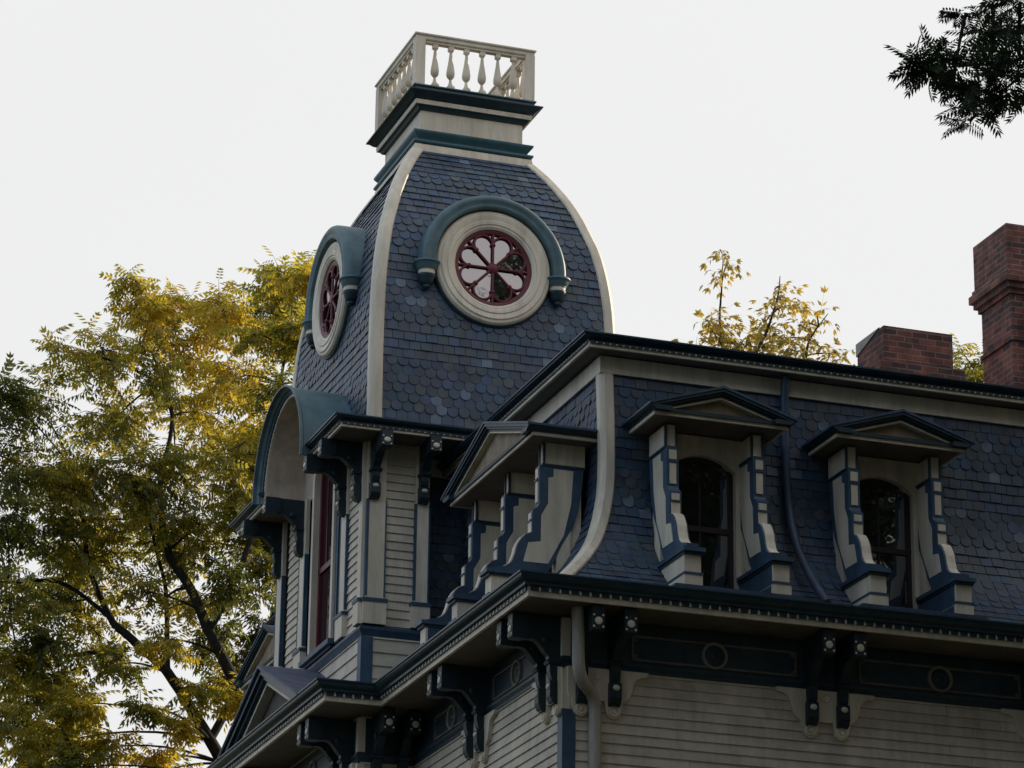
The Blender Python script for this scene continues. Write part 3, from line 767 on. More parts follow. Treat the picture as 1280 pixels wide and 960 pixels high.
# tower cornice (open where the barrel hood stands)
BH = 1.36; BC = 9.50; Z0 = 3.97
TPO = [(TX0, BC - BH + .12), (TX0, TY0), (TX1, TY0), (TX1, TY1), (TX0, TY1), (TX0, BC + BH - .12)]
cornice('tower_cornice', TPO, .72, 4.055, .10, .028, .04, .60, closed=False, pitch=.098)
rf = MB(); rf.sweep(TPO, [(.45, 4.02), (.42, 4.06), (-.2, 4.22), (-.2, 4.02)], False); rf.build('tower_eave_roof', METAL, HOUSE)
for x in (TX0 + .09, .945): bracket(x, TY0, 3.842, False, .78)
for y in (TY0 + .14, 8.16, 10.5, TY1 - .16): bracket(TX0, y, 3.842, True, .78)
# barrel hood over the tower window
bh = MB()
def arcband(r, z0, n=40, a0=0.0, a1=pi): return [(BC - r * cos(a0 + (a1 - a0) * k / n), z0 + r * sin(a0 + (a1 - a0) * k / n)) for k in range(n + 1)]
def TL2(s, x, z): return (x, s, z)
def legs(b, r): return [(BC - r, 3.88)] + b + [(BC + r, 3.88)]
prof = [(1.30, -.50), (1.30, -.555), (1.325, -.575), (1.325, -.60), (1.35, -.63), (1.385, -.655), (1.385, -.70), (1.36, -.70), (1.36, -.52), (1.34, .6)]
rows = [[TL2(s_, x_, z_) for s_, z_ in legs(arcband(r_, Z0), r_)] for r_, x_ in prof]
for a, b in zip(rows[:-1], rows[1:]): bh.strip(a, b)
HOODB = bh.build('barrel_hood', HOOD, HOUSE, recalc=False, smooth=35)
q = MB()
rows = [[TL2(s_, x_, z_) for s_, z_ in legs(arcband(r_, Z0), r_)] for r_, x_ in [(1.302, -.50), (1.302, -.54), (1.235, -.54), (1.235, -.50)]]
for a, b in zip(rows[:-1], rows[1:]): q.strip(a, b)
q.build('hood_fascia', CREAM, HOODB, recalc=False, smooth=35)
q = MB()
rows = [[TL2(s_, x_, z_) for s_, z_ in legs(arcband(r_, Z0), r_)] for r_, x_ in [(1.24, -.515), (1.24, .12)]]
q.strip(*rows)
i2 = legs(arcband(1.24, Z0), 1.24)
ring(q, TLF, [(s_, z_) for s_, z_ in legs(arcband(1.24, Z0), 1.24)], [(wc + (s_ - BC) * (hw_ + .1) / 1.24, 3.88 if j in (0, 42) else Z0 + (z_ - Z0) * (hw_ + .1) / 1.24) for j, (s_, z_) in enumerate(legs(arcband(1.24, Z0), 1.24))], -.05, .0)
q.build('hood_lining', BEIGE, HOODB, recalc=False, smooth=35)
q = MB(); nd = 46
for k in range(nd):
    a = pi * (k + .5) / nd; da = pi / nd * .38
    def pt(r_, an, x_): return TL2(BC - r_ * cos(an), x_, Z0 + r_ * sin(an))
    q.hexa([pt(1.315, a - da, -.535), pt(1.315, a + da, -.535), pt(1.275, a + da, -.535), pt(1.275, a - da, -.535),
            pt(1.315, a - da, -.562), pt(1.315, a + da, -.562), pt(1.275, a + da, -.562), pt(1.275, a - da, -.562)])
q.build('hood_dentils', TEAL, HOODB)

# ------------------------------------------------------------------ tower roof
RX0, RX1, RY0, RY1 = .165, 4.055, 7.33, 11.93
SZ = [(0.03, 4.20), (.02, 4.6), (.01, 5.2), (.015, 5.9), (.03, 6.4), (.06, 6.75), (.11, 7.14), (.19, 7.55), (.28, 7.83), (.365, 8.10), (.48, 8.40), (.605, 8.67), (.785, 9.00), (.97, 9.28)]
SZ = chaikin(SZ, 2)
KX, KY = .97, 1.22
def sof(z):
    if z <= SZ[0][1]: return SZ[0][0]
    for (a, za), (b, zb) in zip(SZ, SZ[1:]):
        if z <= zb: return a + (b - a) * (z - za) / (zb - za)
    return SZ[-1][0]
tr = MB()
for (a, za), (b, zb) in zip(SZ, SZ[1:]):
    A = [(RX0 + KX * a, RY0 + KY * a), (RX1 - KX * a, RY0 + KY * a), (RX1 - KX * a, RY1 - KY * a), (RX0 + KX * a, RY1 - KY * a)]
    B = [(RX0 + KX * b, RY0 + KY * b), (RX1 - KX * b, RY0 + KY * b), (RX1 - KX * b, RY1 - KY * b), (RX0 + KX * b, RY1 - KY * b)]
    for i in range(4):
        j = (i + 1) % 4; tr.add([(*A[i], za), (*A[j], za), (*B[j], zb), (*B[i], zb)], [(0, 1, 2, 3)])
TROOF = tr.build('tower_roof', SLATE, HOUSE, recalc=False)
band = lambda r: (2 <= r <= 7) or (12 <= r <= 16) or (21 <= r <= 25) or (31 <= r <= 32)
st = MB()
slates(st, [(RY0 + KY * a, z) for a, z in SZ], lambda s, off, lift, z: (s, off - lift, z + lift * .2),
       lambda z, o: (RX0 + KX * sof(z) + .12, RX1 - KX * sof(z) - .12), band)
st.build('tower_slates', SLATE, TROOF, recalc=False)
st = MB()
slates(st, [(RX0 + KX * a, z) for a, z in SZ], lambda s, off, lift, z: (off - lift, s, z + lift * .2),
       lambda z, o: (RY0 + KY * sof(z) + .12, RY1 - KY * sof(z) - .12), band)
st.build('tower_slates', SLATE, TROOF, recalc=False)
for (sx, sy) in ((0, 0), (1, 0), (0, 1), (1, 1)):
    cur = [((RX1 - KX * a) if sx else (RX0 + KX * a), (RY1 - KY * a) if sy else (RY0 + KY * a), z) for a, z in SZ]
    dx = -1 if sx else 1; dy = -1 if sy else 1
    def dd(k, cur=cur, dx=dx, dy=dy):
        t = (Vector(cur[min(k + 1, len(cur) - 1)]) - Vector(cur[max(k - 1, 0)]))
        nx = Vector((-dx * t.z, 0, abs(t.x))).normalized(); ny = Vector((0, -dy * t.z, abs(t.y))).normalized()
        return (((0, dy, 0), nx), ((dx, 0, 0), ny))
    hip_rib('hip_rib', cur, dd, .15, .045, TROOF)

# crown of the tower ---------------------------------------------------
CX, CY = 2.115, 9.66
def rect(hx, hy): return [(CX - hx, CY - hy), (CX + hx, CY - hy), (CX + hx, CY + hy), (CX - hx, CY + hy)]
RB = rect(.86, .965)
def tsweep(name, prof, M, parent=None, smooth=30):
    mb = MB(); mb.sweep(RB, prof); return mb.build(name, M, parent or HOUSE, smooth=smooth)
tsweep('roof_curb_band', [(.145, 9.22), (.135, 9.36), (.12, 9.43), (-.1, 9.43), (-.1, 9.22)], CREAM)
TM = tsweep('teal_moulding', [(.05, 9.42), (.13, 9.45), (.145, 9.47), (.145, 9.50), (.06, 9.51), (.06, 9.53), (.075, 9.56), (.11, 9.60), (.135, 9.63), (.145, 9.65), (.145, 9.672), (0, 9.70), (-.1, 9.70), (-.1, 9.42)], COVE)
tsweep('tower_frieze_block', [(0, 9.60), (0, 10.18), (-.1, 10.18), (-.1, 9.60)], CREAM)
CC = tsweep('crown_cornice', [(.0, 10.06), (.05, 10.075), (.075, 10.12), (.10, 10.14), (.10, 10.215), (.135, 10.225), (.17, 10.245), (.215, 10.29), (.262, 10.31), (.262, 10.33), (.15, 10.36), (-.1, 10.36), (-.1, 10.06)], TEAL)
tsweep('crown_fascia', [(.10, 10.128), (.118, 10.13), (.125, 10.20), (.10, 10.212)], CREAM, CC)
tsweep('deck_lip', [(.13, 10.33), (.135, 10.41), (.175, 10.425), (.175, 10.445), (0, 10.46), (-.3, 10.46), (-.3, 10.33)], HOOD)
# balustrade
bz = 10.45; rt = 11.36
BAL = MB(); hx, hy = 1.0, 1.10
RL_ = [(CX - hx + .07, CY - hy + .07), (CX + hx - .07, CY - hy + .07), (CX + hx - .07, CY + hy - .07), (CX - hx + .07, CY + hy - .07)]
BAL.sweep(RL_, [(.065, rt - .115), (.075, rt - .10), (.075, rt - .055), (.10, rt - .035), (.10, rt - .012), (.0, rt + .01), (-.10, rt - .012), (-.10, rt - .035), (-.075, rt - .055), (-.075, rt - .115)])
BAL.sweep(RL_, [(.05, rt - .15), (.05, rt - .115), (-.05, rt - .115), (-.05, rt - .15)])
BR_ = BAL.build('balustrade', CREAM, HOUSE)
for px, py in RL_:
    k = MB(); k.box(px - .08, px + .08, py - .08, py + .08, bz, rt - .1); k.build('balustrade_post', CREAM, BR_)
hb = rt - .15 - bz
bp = [(.030, 0), (.030, .0), (.036, .02), (.026, .05), (.018, .10), (.016, .135), (.028, .15), (.05, .19), (.056, .24), (.052, .30), (.040, .40), (.026, .52), (.018, .62), (.020, .64), (.032, .655), (.032, .67)]
def baluster(x, y):
    k = MB(); sc_ = hb / .76
    k.box(x - .06, x + .06, y - .06, y + .06, bz, bz + .05 * sc_); k.box(x - .045, x + .045, y - .045, y + .045, bz + .05 * sc_, bz + .075 * sc_)
    k.lathe([(r * 1.25, bz + (.055 + h * .95) * sc_) for r, h in bp], lambda a, b, h: (x + a, y + b, h), 14)
    k.box(x - .042, x + .042, y - .042, y + .042, bz + .69 * sc_, bz + .765 * sc_)
    return k.build('baluster', CREAM, BR_, smooth=45)
first_b = baluster(0, 0)
first_b.matrix_basis = Matrix.Translation((RL_[0][0] + .285, RL_[0][1], 0))
spots = []
for n_, (a, b) in ((6, (RL_[0], RL_[1])), (7, (RL_[1], RL_[2])), (6, (RL_[2], RL_[3])), (7, (RL_[3], RL_[0]))):
    for i in range(n_):
        t = (i + 1) / (n_ + 1); spots.append((a[0] + (b[0] - a[0]) * t, a[1] + (b[1] - a[1]) * t))
first_b.matrix_basis = Matrix.Translation((*spots[0], 0))
for p in spots[1:]:
    c = first_b.copy(); C.objects.link(c); c.parent = BR_; c.matrix_parent_inverse = first_b.matrix_parent_inverse.copy(); c.matrix_basis = Matrix.Translation((*p, 0))

# ------------------------------------------------------------------ round windows
def round_window(F, c, z):
    """F(s, o, z): o outward from the foot of the tower roof"""
    P = lambda x, y, h: F(c + x, h, z + y)
    m = MB()
    m.lathe([(.625, -.05), (.625, .08), (.66, .105), (.685, .105), (.70, .12), (.75, .125), (.765, .11), (.80, .12), (.845, .125), (.86, .105), (.90, .10), (.925, .07), (.925, -1.0)], P, 72)
    root = m.build('round_window', CREAM, HOUSE, smooth=35)
    t = MB()
    t.lathe([(.635, .0), (.635, .06), (.59, .06), (.555, .045), (.555, .0)], P, 64)
    t.lathe([(0, .07), (.05, .068), (.085, .05), (.095, .03), (.095, 0)], P, 20)
    for k in range(8):
        a = pi / 4 * k + pi / 2
        t.tube([P(.06 * cos(a), .06 * sin(a), .035), P(.56 * cos(a), .56 * sin(a), .035)], .0215, 8)
        t.lathe([(0, .035), (.025, .03), (.04, .01), (.042, -.02)], lambda x, y, h, a=a: P(.385 * cos(a) + x, .385 * sin(a) + y, .035 + h), 10)
        b = a + pi / 8; rc = .402; rr = .153
        arc = []
        for j in range(13):
            an = b - radians(102) + radians(204) * j / 12
            arc.append(P(rc * cos(b) + rr * cos(an), rc * sin(b) + rr * sin(an), .035))
        t.tube(arc, .021, 8)
        # web behind the fork so the spandrel reads as wood
        w_ = []
        for rad_, half in ((.43, .02), (.555, .085)):
            w_ += [(rad_, -half), (rad_, half)]
    t.build('tracery', RED, root, smooth=50)
    gl = MB(); tl = [(.01, .02), (.0, .0), (.02, -.01), (.10, .06), (.26, -.02), (-.02, .02), (.24, .06), (.01, .02)]
    for k in range(8):      # each petal has its own slightly tilted old pane
        a0 = pi / 2 + pi / 4 * k; pp = []
        for r_, an in [(0, a0), (.62, a0), (.62, a0 + pi / 12), (.62, a0 + pi / 6), (.62, a0 + pi / 4)]:
            x_, y_ = r_ * cos(an), r_ * sin(an); mx_, my_ = .4 * cos(a0 + pi / 8), .4 * sin(a0 + pi / 8)
            pp.append(P(x_, y_, .006 + (x_ - mx_) * tl[k][1] * .5 + (y_ - my_) * tl[k][0] * .5))
        gl.add(pp, [(0, 1, 2, 3, 4)])
    gl.build('window_glass', GLASSR, root, recalc=False)
    bk = MB(); bk.lathe([(0, -.09), (.64, -.09)], P, 40); bk.build('window_backing', DARK, root, recalc=False)
    fl = MB(); fl.lathe([(.92, -.02), (.92, .035), (.945, .03), (.96, .01), (.96, -.3)], P, 64); fl.build('window_flashing', TEAL, root, recalc=False, smooth=40)
    h = MB()
    prof = [(.945, -.3), (.945, .12), (.96, .155), (.985, .165), (1.0, .15), (1.04, .15), (1.07, .175), (1.11, .18), (1.15, .155), (1.17, .11), (1.175, .05), (1.175, -1.0)]
    h.lathe(prof, P, 56, a0=radians(-4), a1=radians(184))
    h.build('window_hood', HOOD, root, recalc=False, smooth=40)
    for sg in (-1, 1):
        k = MB(); cx = sg * 1.06
        def B(s0, s1, o1, z0, z1, m=0, tp=0.0):
            k.hexa([P(cx + s0, z0, -.5), P(cx + s1, z0, -.5), P(cx + s1 - tp, z0, o1 - tp), P(cx + s0 + tp, z0, o1 - tp),
                    P(cx + s0, z1, -.5), P(cx + s1, z1, -.5), P(cx + s1, z1, o1), P(cx + s0, z1, o1)], m)
        def BB(hw, o1, z0, z1, m=0, dw=0.0):
            p0 = hw - dw
            k.hexa([F(c + cx - p0, -.5, z + z0), F(c + cx + p0, -.5, z + z0), F(c + cx + p0, o1 - dw, z + z0), F(c + cx - p0, o1 - dw, z + z0),
                    F(c + cx - hw, -.5, z + z1), F(c + cx + hw, -.5, z + z1), F(c + cx + hw, o1, z + z1), F(c + cx - hw, o1, z + z1)], m)
        def LT(prof, m): k.lathe([(r_ * 1.16, h_ * 1.06) for r_, h_ in prof], lambda x, y, h: F(c + cx + x, .03 + y * .95, z + h), 20, m)
        LT([(0, -.03), (.178, -.035), (.182, -.06), (.165, -.075), (.15, -.10), (.135, -.15), (.125, -.16), (.125, -.17)], 0)
        LT([(.112, -.165), (.115, -.185), (.108, -.235), (.09, -.24)], 1)
        LT([(.12, -.235), (.122, -.262), (.105, -.29), (.095, -.34), (.075, -.38), (.05, -.395), (.052, -.42), (.03, -.45), (0, -.46)], 2)
        k.build('hood_corbel', [HOOD, CREAM, TEAL], root, smooth=40)
    return root
round_window(lambda s, o, z: (s, RY0 - o, z), 2.035, 6.95)
round_window(lambda s, o, z: (RX0 - o, s, z), 9.55, 6.98)

# ------------------------------------------------------------------ bay pediment below the tower
pd = MB(); c0 = 9.60; hw, zt, zp = 2.30, 0.0, .95; sl_ = (zp - zt) / hw
def PX(s, z, t): return (t, s, z)
def rk(d0, d1, x0, x1, m, zb=.0):
    ho = (zp - d0 - zb) / sl_; hi = (zp - d1 - zb) / sl_
    pl = [(-ho, zb), (0, zp - d0), (ho, zb), (hi, zb), (0, zp - d1), (-hi, zb)]
    pd.prism([(c0 + a, z) for a, z in pl], PX, x0, x1, m)
rk(.0, .045, -.83, -.70, 0); rk(.035, .13, -.795, -.68, 0); rk(.12, .20, -.74, -.6, 0); rk(.19, .285, -.68, -.50, 1)
hi = (zp - .24) / sl_
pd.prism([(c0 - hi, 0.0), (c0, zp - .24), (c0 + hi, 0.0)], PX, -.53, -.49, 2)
for sg in (-1, 1):   # dentils up the rakes
    n_ = 17; hh = (zp - .19) / sl_
    for k in range(n_):
        u0 = hh * (k + .12) / n_; u1 = hh * (k + .85) / n_
        z0, z1 = zp - .19 - u0 * sl_, zp - .19 - u1 * sl_
        pts = [(c0 + sg * u0, z0), (c0 + sg * u1, z1), (c0 + sg * u1, z1 - .045), (c0 + sg * u0, z0 - .045)]
        pd.prism(pts, PX, -.69, -.666, 0)
pd.prism([(c0 - hw - .02, -.03), (c0 - hw - .02, 0.0), (c0, zp + .012), (c0 + hw + .02, 0.0), (c0 + hw + .02, -.03), (c0, zp - .03)], PX, -.84, TX0 + .05, 3)
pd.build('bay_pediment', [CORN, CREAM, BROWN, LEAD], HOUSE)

# ------------------------------------------------------------------ downspouts
def bez(pts, n=6):
    out = [Vector(pts[0])]
    for i in range(1, len(pts) - 1):
        a, b, c = Vector(pts[i - 1]), Vector(pts[i]), Vector(pts[i + 1])
        r = min((a - b).length, (c - b).length) * .42
        p, q = b + (a - b).normalized() * r, b + (c - b).normalized() * r
        for k in range(n + 1):
            t = k / n; out.append(p * (1 - t) ** 2 + b * 2 * t * (1 - t) + q * t * t)
    out.append(Vector(pts[-1])); return out
d = MB(); d.tube(bez([(.955, .50, -.27), (.975, .50, -1.17), (1.315, .83, -1.33), (1.315, .83, -6.0), (1.315, .83, -12.3)]), .082, 14)
D = d.build('downspout', PIPE, HOUSE, smooth=60)
k = MB()
for z in (-1.42, -3.2, -5.4): k.lathe([(.083, -.02), (.092, -.015), (.092, .015), (.083, .02)], lambda x, y, h: (1.315 + x, .83 + y, z + h), 14)
k.build('pipe_collar', PIPE, D)
d = MB(); d.tube(bez([(4.36, 1.58, 3.62), (4.37, 1.66, 3.2), (4.40, 1.69, 2.2), (4.41, 1.62, 1.62), (4.41, 1.38, 1.10), (4.43, 1.0, .60), (4.44, .55, .16)]), .058, 12)
d.build('mansard_downspout', PIPEB, HOUSE, smooth=60)

# ------------------------------------------------------------------ chimneys
c1 = MB(); y0 = 4.0
c1.box(6.92, 8.30, y0 - .1, 5.0, 3.78, 4.98); c1.box(7.035, 8.16, y0, 4.92, 4.98, 5.555)
CH = c1.build('brick_chimney', BRICK, HOUSE)
k = MB(); k.prism([(y0 + .12, 5.562), (4.93, 5.562), (4.93, 5.36)], lambda a, b, t: (t, a, b), 7.015, 7.034); k.box(7.05, 8.14, y0 + .02, 4.9, 5.555, 5.565); k.build('chimney_flashing', PIPE, CH)
c2 = MB(); X, Yc = 8.95, 3.6
def cbx(e, z0, z1): c2.box(X - e, X + 1.0 + e, Yc - e, Yc + .95 + e, z0, z1)
cbx(0, 3.78, 5.44); cbx(.035, 5.44, 5.50); cbx(.0, 5.50, 6.18); cbx(.04, 6.18, 6.26); cbx(.09, 6.26, 6.35); cbx(.14, 6.35, 6.47); cbx(.10, 6.47, 6.55); cbx(.07, 6.55, 7.28)
for q in (.30, .62): c2.box(X + q - .07, X + q + .07, Yc - .06, Yc, 3.78, 6.18)
c2.build('brick_chimney', BRICK, HOUSE)

# ------------------------------------------------------------------ trees
def leaf_template(npair, droop, wd=.06):
    """compound leaf along +X, unit length; returns verts (n,3), quads (m,4)"""
    v = []; f = []
    def lf(px, pz, ang, ln, wd):
        dx, dy = cos(ang), sin(ang); o = len(v)
        dz = -droop * ln
        v.extend([(px, 0, pz), (px + dx * ln * .45 - dy * wd, dy * ln * .45 + dx * wd, pz + dz * .35), (px + dx * ln, dy * ln, pz + dz), (px + dx * ln * .45 + dy * wd, dy * ln * .45 - dx * wd, pz + dz * .35)])
        f.append((o, o + 1, o + 2, o + 3))
    for k in range(npair):
        t = .18 + .74 * k / max(1, npair - 1)
        z = -.35 * t * t * droop
        for sg in (-1, 1): lf(t, z, sg * radians(62 - 18 * t), .36 - .08 * abs(t - .5), wd)
    lf(.92, -.35 * droop * .9, 0, .34, wd)
    o = len(v); v.extend([(0, .006, 0), (0, -.006, 0), (.95, -.006, -.35 * droop * .85), (.95, .006, -.35 * droop * .85)]); f.append((o, o + 1, o + 2, o + 3))
    return np.array(v), np.array(f)
def scatter_leaves(name, M, parent, pos, dirs, size, rnd, npair=5, droop=.7, wd=.06):
    tv, tf = leaf_template(npair, droop, wd)
    n = len(pos); X = dirs / np.linalg.norm(dirs, axis=1, keepdims=True)
    up = np.tile([0, 0, 1.0], (n, 1)) + RNG.normal(0, .45, (n, 3))
    Y = np.cross(up, X); Y /= np.linalg.norm(Y, axis=1, keepdims=True) + 1e-9; Z = np.cross(X, Y)
    V = pos[:, None, :] + size[:, None, None] * (tv[None, :, 0:1] * X[:, None, :] + tv[None, :, 1:2] * Y[:, None, :] + tv[None, :, 2:3] * Z[:, None, :])
    V = V.reshape(-1, 3); F = (tf[None] + (np.arange(n) * len(tv))[:, None, None]).reshape(-1, 4)
    me = bpy.data.meshes.new(name)
    me.vertices.add(len(V)); me.vertices.foreach_set('co', V.ravel())
    me.loops.add(F.size); me.loops.foreach_set('vertex_index', F.ravel())
    me.polygons.add(len(F)); me.polygons.foreach_set('loop_start', np.arange(0, F.size, 4)); 
    me.update(calc_edges=True)
    a = me.attributes.new('rnd', 'FLOAT', 'FACE'); a.data.foreach_set('value', np.clip(np.repeat(rnd, len(tf)) + RNG.normal(0, .05, len(F)), 0, 1))
    me.materials.append(M); me.validate()
    o = bpy.data.objects.new(name, me); C.objects.link(o); setpar(o, parent); return o

def grow(tree, blobs, limbs, LM, lsize, twigs, per, npair=5, droop=.7, tw=.012, warm=None, branch_r=.05, wd=.06, roll=.3):
    """blobs: (centre, radius, density); limbs: (points, radii).  twigs leave every blob's heart, leaves sit along the twigs"""
    wood = MB()
    for pts, rad in limbs:
        P = [Vector(p) for p in pts]
        fine = []; rr = []
        for i in range(len(P) - 1):
            p0, p1, p2, p3 = P[max(i - 1, 0)], P[i], P[i + 1], P[min(i + 2, len(P) - 1)]
            for k in range(7):
                t = k / 7; t2 = t * t; t3 = t2 * t
                cr_ = (p1 * 2 + (p2 - p0) * t + (p0 * 2 - p1 * 5 + p2 * 4 - p3) * t2 + (p1 * 3 - p0 - p2 * 3 + p3) * t3) * .5
                fine.append(cr_ + Vector(RNG.normal(0, .06 * rad[i], 3))); rr.append(rad[i] + (rad[i + 1] - rad[i]) * t)
        fine.append(P[-1]); rr.append(rad[-1]); wood.tube(fine, rr, 9)
    nodes = [(Vector(p), r) for pts, rad in limbs for p, r in zip(pts, rad)]
    for pts, rad in limbs:
        for a, b in zip(pts, pts[1:]): nodes.append(((Vector(a) + Vector(b)) / 2, rad[0] * .7))
    pos = []; dr = []; rn = []
    for c, r, den in blobs:
        c = Vector(c)
        best = min(nodes, key=lambda q: (q[0] - c).length + max(0, q[0].z - c.z) * 1.0)
        a = best[0]; mid = a.lerp(c, .55) + Vector((0, 0, .12 * (c - a).length)) + Vector(RNG.normal(0, .08 * r, 3))
        b0 = min(best[1] * .6, branch_r)
        path = [a * (1 - t) ** 2 + mid * 2 * t * (1 - t) + c * t * t for t in [k / 6 for k in range(7)]]
        wood.tube(path, [b0 + (.012 - b0) * k / 6 for k in range(7)], 6)
        hue = RNG.uniform(.08, .5)
        nt_ = max(2, int(twigs * den))
        for k in range(nt_):
            d = Vector(RNG.normal(0, 1, 3)); d.z = d.z * .75 + .12; d.normalize()
            ln = r * RNG.uniform(.55, 1.15)
            st = c + Vector(RNG.normal(0, .22 * r, 3)); e = st + d * ln; e.z -= .12 * ln
            m_ = st.lerp(e, .5) + Vector((0, 0, .10 * ln))
            tp = [st, m_, e]; wood.tube(tp, [tw, tw * .7, tw * .35], 4)
            for j in range(per):
                t = .2 + .8 * (j + RNG.uniform(0, 1)) / per
                p = st * (1 - t) ** 2 + m_ * 2 * t * (1 - t) + e * t * t
                side = d.cross(Vector((0, 0, 1))); side = side.normalized() if side.length > .05 else Vector((1, 0, 0))
                v = d * .55 + side * (.9 if j % 2 else -.9) + Vector(RNG.normal(0, .3, 3)) - Vector((0, 0, .15))
                if j == per - 1: v = d + Vector(RNG.normal(0, .15, 3))
                pos.append(p); dr.append(v)
                h_ = hue + RNG.normal(0, .13) + (warm(p) if warm else 0)
                rn.append(h_)
    wood.build('trunk', BARK, tree, smooth=60)
    pos = np.array([tuple(p) for p in pos]); dr = np.array([tuple(p) for p in dr]); rn = np.array(rn)
    size = lsize * RNG.uniform(.7, 1.25, len(pos))
    scatter_leaves('crown', LM, tree, pos, dr, size, np.clip(rn, 0, 1), npair, droop, wd)
    return len(pos)

# big autumn tree behind the house, left
TYD = 24.0; PXM = FPX / 66.0
def blob(u, v, rpx, den=1.0, Y=TYD, dep=1.6):
    y = Y + RNG.uniform(-dep, dep); p = at(u, v, y); return (p, rpx / FPX * (p - CAM).length, den)
base = at(300, 960, TYD); base = Vector((base.x + .9, TYD, GZ))
T1 = empty('autumn_tree', base, 'large autumn tree with yellow green leaves rising behind the tower', 'tree')
raw = [(165, 352, 30, .55), (180, 395, 42), (215, 385, 34, .8), (125, 440, 50), (78, 440, 34, .5), (45, 500, 45, .8), (5, 500, 36), (0, 570, 48), (180, 460, 58), (240, 425, 48),
       (282, 385, 40, .9), (330, 420, 40, .7), (352, 362, 34), (378, 352, 30), (372, 430, 42, .8), (300, 470, 50, .8), (245, 515, 60), (345, 500, 45), (130, 530, 62), (55, 585, 55),
       (200, 590, 64), (290, 575, 60), (330, 560, 45), (5, 650, 58), (85, 665, 58), (160, 650, 60), (240, 660, 58, .9), (310, 640, 50), (12, 745, 52, .9), (80, 755, 55, .8), (120, 700, 50),
       (15, 830, 50), (55, 850, 48), (20, 915, 55), (70, 930, 46), (100, 880, 26), (290, 735, 45, .9), (335, 715, 40), (180, 740, 36, .6), (250, 750, 36, .6), (330, 785, 34, .9), (285, 850, 26, .5),
       (190, 945, 24, .5), (325, 680, 40), (310, 820, 24, .7), (120, 790, 40, .7), (60, 800, 40, .8), (225, 690, 40, .7), (150, 590, 50), (95, 600, 45), (370, 560, 40), (360, 620, 40), (345, 660, 35)]
raw += [(180, 885, 18, .5), (135, 935, 22, .7), (228, 905, 15, .5), (270, 800, 30, .9), (300, 872, 22, .8), (252, 858, 20, .5), (150, 830, 26, .7), (95, 960, 30), (205, 965, 16, .6), (320, 860, 20, .8), (200, 800, 26, .6)]
raw += [(-60, 560, 60), (-70, 680, 60), (-60, 800, 60), (-50, 900, 60), (-120, 760, 60), (430, 480, 50), (440, 570, 50), (430, 660, 50), (480, 560, 45), (240, 980, 30), (120, 985, 40), (0, 990, 50)]
raw2 = [(u + RNG.uniform(-20, 20), v + RNG.uniform(-15, 20), r * .95, .9) for (u, v, r, *q) in raw[10:36]]
bl = [blob(*q) for q in raw] + [blob(*q, Y=TYD + 3.0) for q in raw2]
def A(u, v, dy=0): return at(u, v, TYD + dy)
limbs = [([base, Vector((base.x - .2, TYD, -7)), A(352, 1010), A(330, 940)], [.42, .36, .26, .21]),
         ([A(330, 940), A(292, 850, -.5), A(262, 790, -.6), A(238, 735, -.4), A(210, 688, -.2), A(200, 610, .3), A(215, 520, .5), A(190, 440, .4)], [.15, .118, .106, .095, .082, .06, .04, .025]),
         ([A(352, 1010), A(300, 985, .6), A(262, 925, .6), A(210, 842, .8), A(160, 795, .9), A(138, 772, 1.0), A(110, 700, 1.1), A(100, 600, 1.0)], [.16, .135, .122, .102, .085, .07, .05, .03]),
         ([A(210, 842, .8), A(209, 790, .6), A(207, 735, .4), A(196, 690, .3), A(180, 620, .2)], [.055, .05, .042, .035, .02]),
         ([A(160, 812, .9), A(100, 818, 1.2), A(50, 826, 1.3), A(0, 838, 1.5)], [.05, .045, .035, .02]),
         ([A(238, 735, -.4), A(222, 737, -.2), A(208, 746, .2)], [.035, .03, .02]),
         ([A(138, 772, 1.0), A(75, 728, 1.3), A(10, 728, 1.5), A(-60, 720, 1.6)], [.05, .04, .03, .02]),
         ([A(262, 790, -.6), A(305, 700, -1.0), A(330, 600, -1.0), A(350, 480, -.8), A(365, 400, -.6)], [.07, .06, .05, .035, .02]),
         ([A(262, 925, .6), A(330, 800, 1.0), A(400, 620, 1.4), A(440, 520, 1.4)], [.09, .08, .06, .03])]
warm1 = lambda p: -.09 + .012 * p.z + .10 * math.sin(p.x * .9 + 1.0) + .10 * math.sin(p.z * .7) + .018 * (p.x + 1)  # leaves darker low, golder to the right: shade and sunlight put into their colour
n1 = grow(T1, bl, limbs, LEAFA, .31, 24, 7, 4, .85, .009, warm1, branch_r=.032, wd=.078)

# slim yellow tree behind the roof
Y2 = 23.0
b2_ = Vector((at(960, 470, Y2).x, Y2, GZ))
T2 = empty('yellow_tree', b2_, 'thin yellow leaved tree showing above the roof left of the chimneys', 'tree')
raw = [(908, 318, 14, .35), (895, 335, 14, .35), (885, 405, 24, .8), (905, 420, 26), (880, 440, 20), (925, 430, 24), (945, 440, 24), (955, 405, 22, .8), (978, 372, 20, .8), (968, 350, 12, .4), (990, 365, 14, .6),
       (975, 420, 24), (1000, 430, 26), (1000, 400, 16, .5), (1022, 392, 14, .35), (1030, 435, 18, .5), (1050, 442, 16, .5), (910, 455, 30), (960, 460, 30), (1010, 465, 30, .8), (1040, 465, 20, .6), (900, 300, 8, .25)]
bl = [blob(u, v + 12 if v < 380 else v + 3, r, dn, Y2, .8) for (u, v, r, *q) in raw for dn in ([q[0]] if q else [1.0])]
bl += [blob(u, v, r, .8, Y2, 1.2) for (u, v, r) in [(900, 520, 50), (960, 530, 55), (1020, 530, 45), (930, 600, 60), (1000, 600, 60)]]
def B(u, v, dy=0): return at(u, v, Y2 + dy)
